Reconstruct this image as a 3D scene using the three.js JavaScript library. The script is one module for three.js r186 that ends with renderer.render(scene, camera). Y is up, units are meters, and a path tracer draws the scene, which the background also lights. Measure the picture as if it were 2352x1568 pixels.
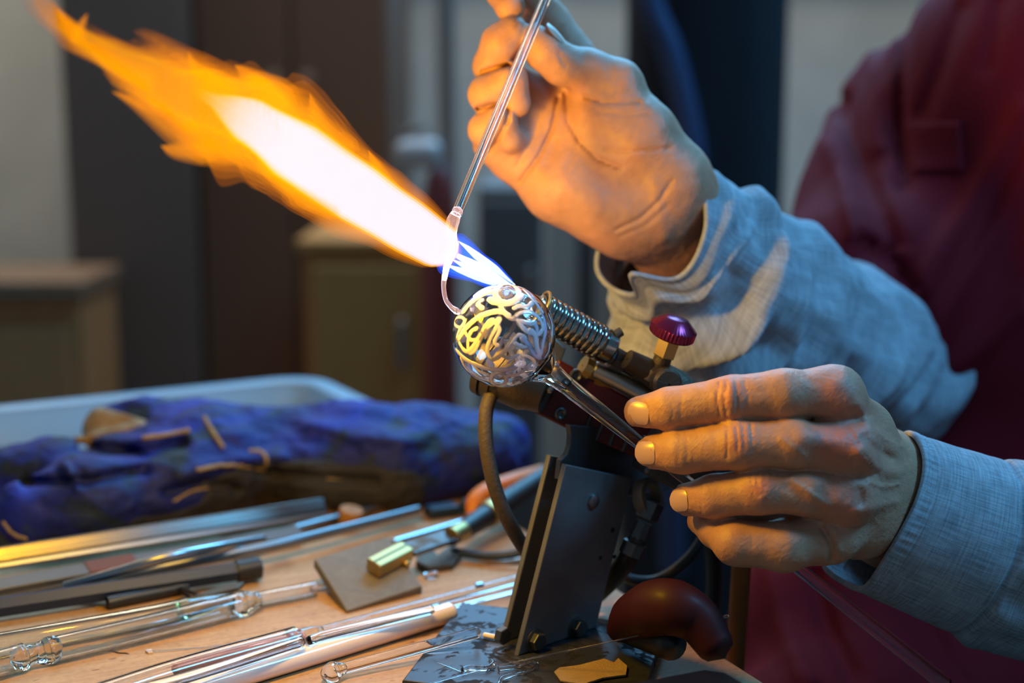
import * as THREE from 'three';
import { RoundedBoxGeometry } from 'three/addons/geometries/RoundedBoxGeometry.js';
import { ImprovedNoise } from 'three/addons/math/ImprovedNoise.js';
import { mergeGeometries } from 'three/addons/utils/BufferGeometryUtils.js';
import { RectAreaLightUniformsLib } from 'three/addons/lights/RectAreaLightUniformsLib.js';

// ---------------------------------------------------------------- camera, light, exposure
const scene = new THREE.Scene();
const EYE = new THREE.Vector3(0, 1.0, 0.6), PITCH = 10 * Math.PI / 180, FOCAL = 3267, W = 2352, H = 1568;
const camera = new THREE.PerspectiveCamera(2 * Math.atan(H / 2 / FOCAL) * 180 / Math.PI, W / H, 0.05, 30);
camera.position.copy(EYE);
camera.lookAt(0, EYE.y - Math.sin(PITCH), EYE.z - Math.cos(PITCH));
camera.focus = 0.607;
camera.userData.fStop = 4.3;
const renderer = new THREE.WebGLRenderer({ antialias: true });
renderer.toneMapping = THREE.LinearToneMapping;
renderer.toneMappingExposure = 1.0;
renderer.shadowMap.enabled = true;
RectAreaLightUniformsLib.init();
scene.background = new THREE.Color(0.02, 0.03, 0.05);          // outside the closed room

const COOL = new THREE.Color(0.12, 0.51, 0.95), ROOM = new THREE.Color(1.0, 0.86, 0.66), WARM = new THREE.Color(1.0, 0.55, 0.004);
// unseen light panels added to brighten bench, near cuff and back wall: [centre, aim, width, height, intensity, label]
const ADDED_PANELS = [
  [[0.5, 2.2, -1.2], [0.12, 0.8, -0.25], 1.0, 0.5, 24, COOL, 'added unseen daylight blue light panel tilted above the back of the workshop'],
  [[0.63, 1.5, 0.12], [0.26, 0.85, 0.0], 0.26, 0.16, 42, COOL, 'small added daylight blue light panel hung out of view to brighten the near sleeve'],
  [[-0.6, 2.62, -1.75], [-0.6, 0.6, -2.6], 2.4, 0.3, 16, ROOM, 'long added neutral white light panel hung out of view to brighten the back wall'],
];
const WINDOW = { x: [-0.9, 1.1], y: [1.36, 2.3], k: 7 };           // window high in the back wall, full of blue daylight
const FLAME_LIGHTS = [[960, 535, 0.599, 0.009, 0.9], [820, 450, 0.575, 0.042, 0], [680, 350, 0.552, 0.088, 0], [520, 265, 0.527, 0.105, 0]];   // x, y, depth, candela, whiteness

// ---------------------------------------------------------------- placing things
const V = (x, y, z) => new THREE.Vector3(x, y, z);
const FWD = V(0, -Math.sin(PITCH), -Math.cos(PITCH)), UPV = V(0, Math.cos(PITCH), -Math.sin(PITCH)), RGT = V(1, 0, 0);
const TOP = 0.75;                                                // height of the bench top
// a point of the place, surveyed from the photograph: pixel and distance along the view
const at = (x, y, d) => EYE.clone().addScaledVector(FWD, d).addScaledVector(RGT, (x - W / 2) / FOCAL * d).addScaledVector(UPV, (H / 2 - y) / FOCAL * d);
const turned = (x, y, z) => V(0, 0, 0).addScaledVector(RGT, x).addScaledVector(UPV, y).addScaledVector(FWD, -z);
const rayTo = (x, y) => at(x, y, 1).sub(EYE);
const onTable = (x, y, h = 0) => { const r = rayTo(x, y); return EYE.clone().addScaledVector(r, (TOP + h - EYE.y) / r.y); };
const onPlane = (x, y, p, n) => { const r = rayTo(x, y); return EYE.clone().addScaledVector(r, p.clone().sub(EYE).dot(n) / r.dot(n)); };
const depthOf = (p) => p.clone().sub(EYE).dot(FWD);
const px2m = (n, d) => n * d / FOCAL;
const seeded = (s) => () => { s = (s + 0x6d2b79f5) | 0; let t = Math.imul(s ^ (s >>> 15), 1 | s); t = (t + Math.imul(t ^ (t >>> 7), 61 | t)) ^ t; return ((t ^ (t >>> 14)) >>> 0) / 4294967296; };
const perlin = new ImprovedNoise(), noise = (x, y, z) => perlin.noise(x + 31.7, y + 17.3, z + 5.9);
const fbm = (x, y, z, o = 4) => { let s = 0, a = 0.5; for (let i = 0; i < o; i++, a *= 0.5, x *= 2.03, y *= 2.03, z *= 2.03) s += a * noise(x, y, z); return s; };
const lerp = (a, b, t) => a + (b - a) * t, clamp = (x, a = 0, b = 1) => Math.min(b, Math.max(a, x)), smooth = (a, b, x) => { const t = clamp((x - a) / (b - a)); return t * t * (3 - 2 * t); };

const taken = new Map();
function numbered(name) { const k = taken.get(name) ?? 0; taken.set(name, k + 1); return k ? `${name}_${String(k).padStart(3, '0')}` : name; }
function finish(m) { m.castShadow = true; m.receiveShadow = true; return m; }
// a thing: a Group at its base, whose children are its parts
function thing(name, label, category, base, group) {
  const o = new THREE.Group(); o.name = numbered(name); scene.add(o); o.position.copy(base);
  o.userData = { label, category }; if (group) o.userData.group = group; o.userData.at = base.clone();
  return o;
}
// a part (geometry given in place): moved into its parent's frame
function part(name, geometry, material, parent, label) {
  const home = parent.userData.at;
  geometry.translate(-home.x, -home.y, -home.z);
  const m = finish(new THREE.Mesh(geometry, material)); m.name = name; m.userData.at = home;
  if (label) m.userData.label = label;
  parent.add(m); return m;
}
// a thing that is one mesh
function solo(name, geometry, material, label, category, group) {
  geometry.computeBoundingBox(); const b = geometry.boundingBox, c = V((b.min.x + b.max.x) / 2, b.min.y, (b.min.z + b.max.z) / 2);
  geometry.translate(-c.x, -c.y, -c.z);
  const m = finish(new THREE.Mesh(geometry, material)); m.name = numbered(name); m.position.copy(c); m.userData = { label, category }; if (group) m.userData.group = group;
  scene.add(m); return m;
}
function struct(name, geometry, material) { const m = finish(new THREE.Mesh(geometry, material)); m.name = numbered(name); m.userData = { kind: 'structure' }; scene.add(m); return m; }

// ---------------------------------------------------------------- shapes
function gridGeometry(nu, nv, f, closeU = false, closeV = false) {   // f(i, j) -> [point, u, v]
  const pos = [], uv = [], idx = [];
  for (let i = 0; i <= nu; i++) for (let j = 0; j <= nv; j++) { const [p, a, b] = f(i, j); pos.push(p.x, p.y, p.z); uv.push(a, b); }
  const at2 = (i, j) => i * (nv + 1) + j;
  for (let i = 0; i < nu; i++) for (let j = 0; j < nv; j++) { const a = at2(i, j), b = at2(i + 1, j), c = at2(i + 1, j + 1), d = at2(i, j + 1); idx.push(a, d, b, b, d, c); }
  const g = new THREE.BufferGeometry();
  g.setAttribute('position', new THREE.Float32BufferAttribute(pos, 3)); g.setAttribute('uv', new THREE.Float32BufferAttribute(uv, 2)); g.setIndex(idx);
  g.computeVertexNormals();
  const n = g.attributes.normal, q = new THREE.Vector3(), r = new THREE.Vector3();
  const join = (a, b) => { q.fromBufferAttribute(n, a); r.fromBufferAttribute(n, b); q.add(r).normalize(); n.setXYZ(a, q.x, q.y, q.z); n.setXYZ(b, q.x, q.y, q.z); };
  if (closeV) for (let i = 0; i <= nu; i++) join(at2(i, 0), at2(i, nv));
  if (closeU) for (let j = 0; j <= nv; j++) join(at2(0, j), at2(nu, j));
  return g;
}
function framesOf(pts, up) {                                       // parallel-carried frames along points
  const n = pts.length, out = []; let ref = up ? up.clone() : null;
  for (let i = 0; i < n; i++) {
    const t = pts[Math.min(i + 1, n - 1)].clone().sub(pts[Math.max(i - 1, 0)]).normalize();
    if (!ref) ref = Math.abs(t.y) < 0.9 ? V(0, 1, 0) : V(1, 0, 0);
    const s = ref.clone().addScaledVector(t, -ref.dot(t)).normalize(); ref = s;
    out.push([t, s, t.clone().cross(s)]);
  }
  return out;
}
// a round or oval bar along a curve. r: number | array along the control points | function(t); ends: 'flat' | 'round' | 'open'
function sweep(ctrl, r, o = {}) {
  const { seg = 12, n = ctrl.length < 3 ? 6 : ctrl.length * 8, ends = 'round', flat = 1, up, inside = false, tension = 0.5 } = o;
  const curve = ctrl.length < 3 ? new THREE.LineCurve3(ctrl[0], ctrl[1]) : new THREE.CatmullRomCurve3(ctrl, false, 'catmullrom', tension);
  const rad = typeof r === 'function' ? r : Array.isArray(r) ? (t) => { const x = t * (r.length - 1), k = Math.min(Math.floor(x), r.length - 2); return lerp(r[k], r[k + 1], x - k); } : () => r;
  const ts = [], rs = [], ps = [], len = curve.getLength();
  for (let i = 0; i <= n; i++) { const t = i / n; ps.push(curve.getPoint(t)); rs.push(rad(t)); ts.push(t * len); }
  const fr = framesOf(ps, up), rings = [];
  const cap = (k, dir) => { const list = []; for (let a = 0; a < 4; a++) { const w = (a / 4) * Math.PI / 2, s = Math.sin(w), c = Math.cos(w); list.push([ps[k].clone().addScaledVector(fr[k][0], dir * rs[k] * (1 - s) * 0.9), rs[k] * Math.max(Math.sqrt(1 - (1 - s) * (1 - s)), 0.001) * 1, k]); } return list; };
  if (ends === 'round') rings.push(...cap(0, -1)); else if (ends === 'flat') rings.push([ps[0], 1e-5, 0], [ps[0], rs[0] * 0.92, 0]);
  for (let i = 0; i <= n; i++) rings.push([ps[i], rs[i], i]);
  if (ends === 'round') rings.push(...cap(n, 1).reverse()); else if (ends === 'flat') rings.push([ps[n], rs[n] * 0.92, n], [ps[n], 1e-5, n]);
  const g = gridGeometry(rings.length - 1, seg, (i, j) => {
    const [p, q, k] = rings[i], a = (inside ? -1 : 1) * j / seg * Math.PI * 2;
    return [p.clone().addScaledVector(fr[k][1], Math.cos(a) * q * flat).addScaledVector(fr[k][2], Math.sin(a) * q), j / seg * Math.PI * 2 * Math.max(q, 0.002), ts[k]];
  }, false, true);
  return g;
}
const flip = (g) => { const x = g.index.array; for (let i = 0; i < x.length; i += 3) { const t = x[i]; x[i] = x[i + 1]; x[i + 1] = t; } g.computeVertexNormals(); return g; };
// profile [[along, radius], ...] turned about an axis from a
function turnedOn(profile, a, dir, seg = 32, flutes = 0, depth = 0) {
  const d = dir.clone().normalize(), s = (Math.abs(d.y) < 0.9 ? V(0, 1, 0) : V(1, 0, 0)); s.addScaledVector(d, -s.dot(d)).normalize(); const q = d.clone().cross(s);
  const g = gridGeometry(profile.length - 1, seg, (i, j) => {
    const [x, r] = profile[i], w = j / seg * Math.PI * 2, k = r * (1 + (flutes && profile[i][2] ? depth * Math.cos(w * flutes) : 0));
    return [a.clone().addScaledVector(d, x).addScaledVector(s, Math.cos(w) * k).addScaledVector(q, Math.sin(w) * k), w * 0.01, x];
  }, false, true);
  return crease(g, 0.6);
}
function crease(g, angle) {                                        // sharp edges where faces meet steeply
  const p = g.toNonIndexed(); p.deleteAttribute('normal'); p.computeVertexNormals();
  const pos = p.attributes.position, nor = p.attributes.normal, map = new Map(), key = (i) => `${Math.round(pos.getX(i) * 2e5)},${Math.round(pos.getY(i) * 2e5)},${Math.round(pos.getZ(i) * 2e5)}`;
  for (let i = 0; i < pos.count; i++) { const k = key(i); if (!map.has(k)) map.set(k, []); map.get(k).push(i); }
  const src = nor.array.slice(), cosA = Math.cos(angle);
  for (const list of map.values()) for (const i of list) {
    let x = 0, y = 0, z = 0;
    for (const j of list) { const d = src[i * 3] * src[j * 3] + src[i * 3 + 1] * src[j * 3 + 1] + src[i * 3 + 2] * src[j * 3 + 2]; if (d > cosA) { x += src[j * 3]; y += src[j * 3 + 1]; z += src[j * 3 + 2]; } }
    const l = Math.hypot(x, y, z) || 1; nor.setXYZ(i, x / l, y / l, z / l);
  }
  return p;
}
function block(c, ax, ay, az, sx, sy, sz, bevel = 0.002, seg = 2) {  // a box with softened edges on its own axes
  const g = new RoundedBoxGeometry(sx, sy, sz, seg, Math.min(bevel, sx / 2.1, sy / 2.1, sz / 2.1));
  const p = g.attributes.position, uv = [];
  for (let i = 0; i < p.count; i++) { const n = g.attributes.normal, x = Math.abs(n.getX(i)), y = Math.abs(n.getY(i)); uv.push(x > 0.7 ? p.getZ(i) : p.getX(i), y > 0.7 ? p.getZ(i) : p.getY(i)); }
  g.setAttribute('uv', new THREE.Float32BufferAttribute(uv, 2));
  return g.applyMatrix4(new THREE.Matrix4().makeBasis(ax, ay, az).setPosition(c));
}
const boxAt = (x0, x1, y0, y1, z0, z1, bevel = 0.004) => block(V((x0 + x1) / 2, (y0 + y1) / 2, (z0 + z1) / 2), V(1, 0, 0), V(0, 1, 0), V(0, 0, 1), x1 - x0, y1 - y0, z1 - z0, bevel);
// an outline of points in one plane, given thickness along n (from the outline away along n)
function plate(points, n, thick, bevel = 0.0006, holes = []) {
  const o = points[0], nn = n.clone().normalize(), u = points[1].clone().sub(o); u.addScaledVector(nn, -u.dot(nn)).normalize(); const v = nn.clone().cross(u);
  const two = (p) => { const q = p.clone().sub(o); return new THREE.Vector2(q.dot(u), q.dot(v)); };
  const s = new THREE.Shape(points.map(two)); for (const h of holes) s.holes.push(new THREE.Path(h.map(two)));
  const g = new THREE.ExtrudeGeometry(s, { depth: Math.max(thick - 2 * bevel, 1e-5), bevelEnabled: bevel > 0, bevelThickness: bevel, bevelSize: bevel, bevelOffset: -bevel, bevelSegments: 2, curveSegments: 8 });
  g.translate(0, 0, bevel);
  return g.applyMatrix4(new THREE.Matrix4().makeBasis(u, v, nn).setPosition(o));
}
const merge = (list) => { const clean = list.map((g) => { const q = g.index ? g.toNonIndexed() : g.clone(); for (const k of Object.keys(q.attributes)) if (!['position', 'normal', 'uv'].includes(k)) q.deleteAttribute(k); if (!q.attributes.uv) q.setAttribute('uv', new THREE.Float32BufferAttribute(new Float32Array(q.attributes.position.count * 2), 2)); q.clearGroups(); return q; }); return mergeGeometries(clean); };

// a smooth body: the zero surface of a distance field, meshed with surface nets
function meshField(f, lo, hi, cell, normalStep = 0.0006) {
  const nx = Math.ceil((hi.x - lo.x) / cell) + 1, ny = Math.ceil((hi.y - lo.y) / cell) + 1, nz = Math.ceil((hi.z - lo.z) / cell) + 1;
  const val = new Float32Array(nx * ny * nz).fill(1), B = 8, id = (x, y, z) => (z * ny + y) * nx + x;
  for (let bz = 0; bz < nz; bz += B) for (let by = 0; by < ny; by += B) for (let bx = 0; bx < nx; bx += B) {
    const h = cell * B / 2, d = f(lo.x + bx * cell + h, lo.y + by * cell + h, lo.z + bz * cell + h), far = h * 1.95 + 0.004;
    const X = Math.min(bx + B, nx), Y = Math.min(by + B, ny), Z = Math.min(bz + B, nz), skip = Math.abs(d) > far;
    for (let z = bz; z < Z; z++) for (let y = by; y < Y; y++) for (let x = bx; x < X; x++) val[id(x, y, z)] = skip ? d : f(lo.x + x * cell, lo.y + y * cell, lo.z + z * cell);
  }
  const vert = new Int32Array(nx * ny * nz).fill(-1), pos = [], corner = [[0, 0, 0], [1, 0, 0], [0, 1, 0], [1, 1, 0], [0, 0, 1], [1, 0, 1], [0, 1, 1], [1, 1, 1]];
  const edges = [[0, 1], [2, 3], [4, 5], [6, 7], [0, 2], [1, 3], [4, 6], [5, 7], [0, 4], [1, 5], [2, 6], [3, 7]];
  const off = corner.map(([a, b, c]) => id(a, b, c));
  for (let z = 0; z < nz - 1; z++) for (let y = 0; y < ny - 1; y++) for (let x = 0; x < nx - 1; x++) {
    const base = id(x, y, z); let mask = 0; for (let k = 0; k < 8; k++) if (val[base + off[k]] < 0) mask |= 1 << k;
    if (mask === 0 || mask === 255) continue;
    let sx = 0, sy = 0, sz = 0, c = 0;
    for (const [a, b] of edges) { if (!((mask >> a ^ mask >> b) & 1)) continue; const va = val[base + off[a]], vb = val[base + off[b]], t = va / (va - vb); sx += lerp(corner[a][0], corner[b][0], t); sy += lerp(corner[a][1], corner[b][1], t); sz += lerp(corner[a][2], corner[b][2], t); c++; }
    vert[base] = pos.length / 3; pos.push(lo.x + (x + sx / c) * cell, lo.y + (y + sy / c) * cell, lo.z + (z + sz / c) * cell);
  }
  const idx = [], quad = (a, b, c, d, rev) => { if (a < 0 || b < 0 || c < 0 || d < 0) return; if (rev) idx.push(a, c, b, a, d, c); else idx.push(a, b, c, a, c, d); };
  for (let z = 1; z < nz - 1; z++) for (let y = 1; y < ny - 1; y++) for (let x = 1; x < nx - 1; x++) {
    const i = id(x, y, z), s = val[i] < 0;
    if (s !== val[id(x + 1, y, z)] < 0) quad(vert[id(x, y - 1, z - 1)], vert[id(x, y, z - 1)], vert[i], vert[id(x, y - 1, z)], !s);
    if (s !== val[id(x, y + 1, z)] < 0) quad(vert[id(x - 1, y, z - 1)], vert[id(x - 1, y, z)], vert[i], vert[id(x, y, z - 1)], !s);
    if (s !== val[id(x, y, z + 1)] < 0) quad(vert[id(x - 1, y - 1, z)], vert[id(x, y - 1, z)], vert[i], vert[id(x - 1, y, z)], !s);
  }
  const nor = new Float32Array(pos.length), e = normalStep, uv = new Float32Array(pos.length / 3 * 2);
  for (let i = 0; i < pos.length; i += 3) {
    let x = pos[i], y = pos[i + 1], z = pos[i + 2];
    for (let k = 0; k < 2; k++) {                                   // settle the vertex on the surface
      const d = f(x, y, z), gx = f(x + e, y, z) - f(x - e, y, z), gy = f(x, y + e, z) - f(x, y - e, z), gz = f(x, y, z + e) - f(x, y, z - e), l = Math.hypot(gx, gy, gz) || 1;
      if (k === 0) { const s = clamp(d, -cell, cell) * 0.8; x -= gx / l * s; y -= gy / l * s; z -= gz / l * s; } else { nor[i] = gx / l; nor[i + 1] = gy / l; nor[i + 2] = gz / l; }
    }
    pos[i] = x; pos[i + 1] = y; pos[i + 2] = z; uv[i / 3 * 2] = x + z * 0.5; uv[i / 3 * 2 + 1] = y - z * 0.5;
  }
  const g = new THREE.BufferGeometry();
  g.setAttribute('position', new THREE.Float32BufferAttribute(pos, 3)); g.setAttribute('normal', new THREE.BufferAttribute(nor, 3)); g.setAttribute('uv', new THREE.BufferAttribute(uv, 2)); g.setIndex(idx);
  return g;
}
const smin = (a, b, k) => { const h = Math.max(k - Math.abs(a - b), 0) / k; return Math.min(a, b) - h * h * k * 0.25; };
function bone(a, b, ra, rb) {                                       // distance to a tapered capsule
  const ax = a.x, ay = a.y, az = a.z, dx = b.x - ax, dy = b.y - ay, dz = b.z - az, q = 1 / (dx * dx + dy * dy + dz * dz + 1e-12);
  return (x, y, z) => { const px = x - ax, py = y - ay, pz = z - az, t = Math.min(1, Math.max(0, (px * dx + py * dy + pz * dz) * q)), ex = px - dx * t, ey = py - dy * t, ez = pz - dz * t; return Math.sqrt(ex * ex + ey * ey + ez * ez) - (ra + (rb - ra) * t); };
}
function chain(pts, radii, k) { const b = []; for (let i = 0; i < pts.length - 1; i++) b.push(bone(pts[i], pts[i + 1], radii[i], radii[i + 1])); return (x, y, z) => { let d = b[0](x, y, z); for (let i = 1; i < b.length; i++) d = smin(d, b[i](x, y, z), k); return d; }; }

// ---------------------------------------------------------------- surfaces
function dataMap(size, f, srgb) {                                   // f(u, v) -> [r, g, b] in 0..1
  const a = new Uint8Array(size * size * 4);
  for (let y = 0; y < size; y++) for (let x = 0; x < size; x++) { const c = f(x / size, y / size), o = (y * size + x) * 4; a[o] = clamp(c[0]) * 255; a[o + 1] = clamp(c[1]) * 255; a[o + 2] = clamp(c[2]) * 255; a[o + 3] = 255; }
  const t = new THREE.DataTexture(a, size, size); t.wrapS = t.wrapT = THREE.RepeatWrapping; t.magFilter = THREE.LinearFilter; t.minFilter = THREE.LinearMipmapLinearFilter; t.generateMipmaps = true;
  if (srgb) t.colorSpace = THREE.SRGBColorSpace; t.needsUpdate = true; return t;
}
const scaled = (t, u, v = u, turn = 0) => { const c = t.clone(); c.repeat.set(u, v); c.rotation = turn; c.needsUpdate = true; return c; };
const tile = (u, v, n, s) => {                                      // noise that repeats on the unit square
  const a = u * Math.PI * 2, b = v * Math.PI * 2, k = n / (Math.PI * 2);
  return fbm(Math.cos(a) * k + s, Math.sin(a) * k + Math.cos(b) * k * 1.0 + s * 0.7, Math.sin(b) * k - s, 4);
};
const std = (o) => new THREE.MeshStandardMaterial(o), phys = (o) => new THREE.MeshPhysicalMaterial(o);
const lin = (r, g, b) => new THREE.Color().setRGB(r, g, b);
// ---------------------------------------------------------------- materials
const grainMap = dataMap(512, (u, v) => { const s = tile(u, v, 3, 2.1), g = tile(u, v * 1, 26, 7.3), k = 0.5 + 0.22 * s + 0.28 * g; return [0.80 + 0.20 * (k - 0.5), 0.70 + 0.24 * (k - 0.5), 0.56 + 0.26 * (k - 0.5)]; }, true);
const roughMap = dataMap(256, (u, v) => { const s = 0.5 + 0.9 * tile(u, v, 5, 3.3); return [s, s, s]; });
const plyMap = dataMap(1024, (u, v) => {
  const w = tile(u, v, 2, 9.2), g = fbm(u * 9 + w * 1.5, v * 190, 1.5, 3), f = fbm(u * 160, v * 160, 4.4, 2), st = smooth(0.12, 0.34, tile(u, v, 6, 13.1)) * 0.16, sp = smooth(0.33, 0.42, fbm(u * 60, v * 220, 8.8, 2)) * 0.3;
  const k = 0.13 * g + 0.10 * f + 0.16 * w - st - sp; return [0.80 + k * 0.9, 0.69 + k, 0.55 + k * 1.05];
}, true);
const steelMap = dataMap(512, (u, v) => { const b = tile(u, v, 7, 1.1), c = tile(u, v, 24, 5.5), k = smooth(0.02, 0.2, b + 0.5 * c); const r = 0.42 + 0.34 * k; return [r, r, r]; });
const steelTint = dataMap(512, (u, v) => { const b = tile(u, v, 7, 1.1), c = tile(u, v, 24, 5.5), k = smooth(0.02, 0.2, b + 0.5 * c), rust = smooth(0.16, 0.3, tile(u, v, 5, 21)); const l = 0.36 - 0.15 * k; return [l + rust * 0.06, l + rust * 0.01, l + 0.01 - rust * 0.03]; }, true);
const weaveMap = dataMap(512, (u, v) => { const N = 120, a = Math.sin(u * N * Math.PI * 2), b = Math.sin(v * N * Math.PI * 2), h = 0.5 + 0.25 * Math.max(a * Math.sign(b), b * -Math.sign(a)) + 0.18 * tile(u, v, 40, 2.5); return [h, h, h]; });
const weaveTint = dataMap(512, (u, v) => { const slubU = fbm(u * 6, v * 110, 3.1, 3), slubV = fbm(u * 110, v * 6, 6.1, 3), k = 0.90 + 0.26 * (slubU + slubV) + 0.10 * tile(u, v, 5, 4.2); return [k, k, k]; }, true);
const leatherMap = dataMap(512, (u, v) => { const s = 0.5 + 0.5 * tile(u, v, 14, 4.1) + 0.4 * tile(u, v, 50, 8.1); return [s, s, s]; });
const leatherTint = dataMap(512, (u, v) => { const s = tile(u, v, 5, 14.1), d = smooth(0.05, 0.3, tile(u, v, 9, 31)); const k = 0.75 + 0.6 * s; return [(0.03 + 0.13 * d) * k, (0.17 + 0.06 * d) * k, (0.70 - 0.42 * d) * k]; }, true);
const wallMap = dataMap(256, (u, v) => { const s = 0.92 + 0.12 * tile(u, v, 6, 3); return [s, s, s]; }, true);

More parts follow.
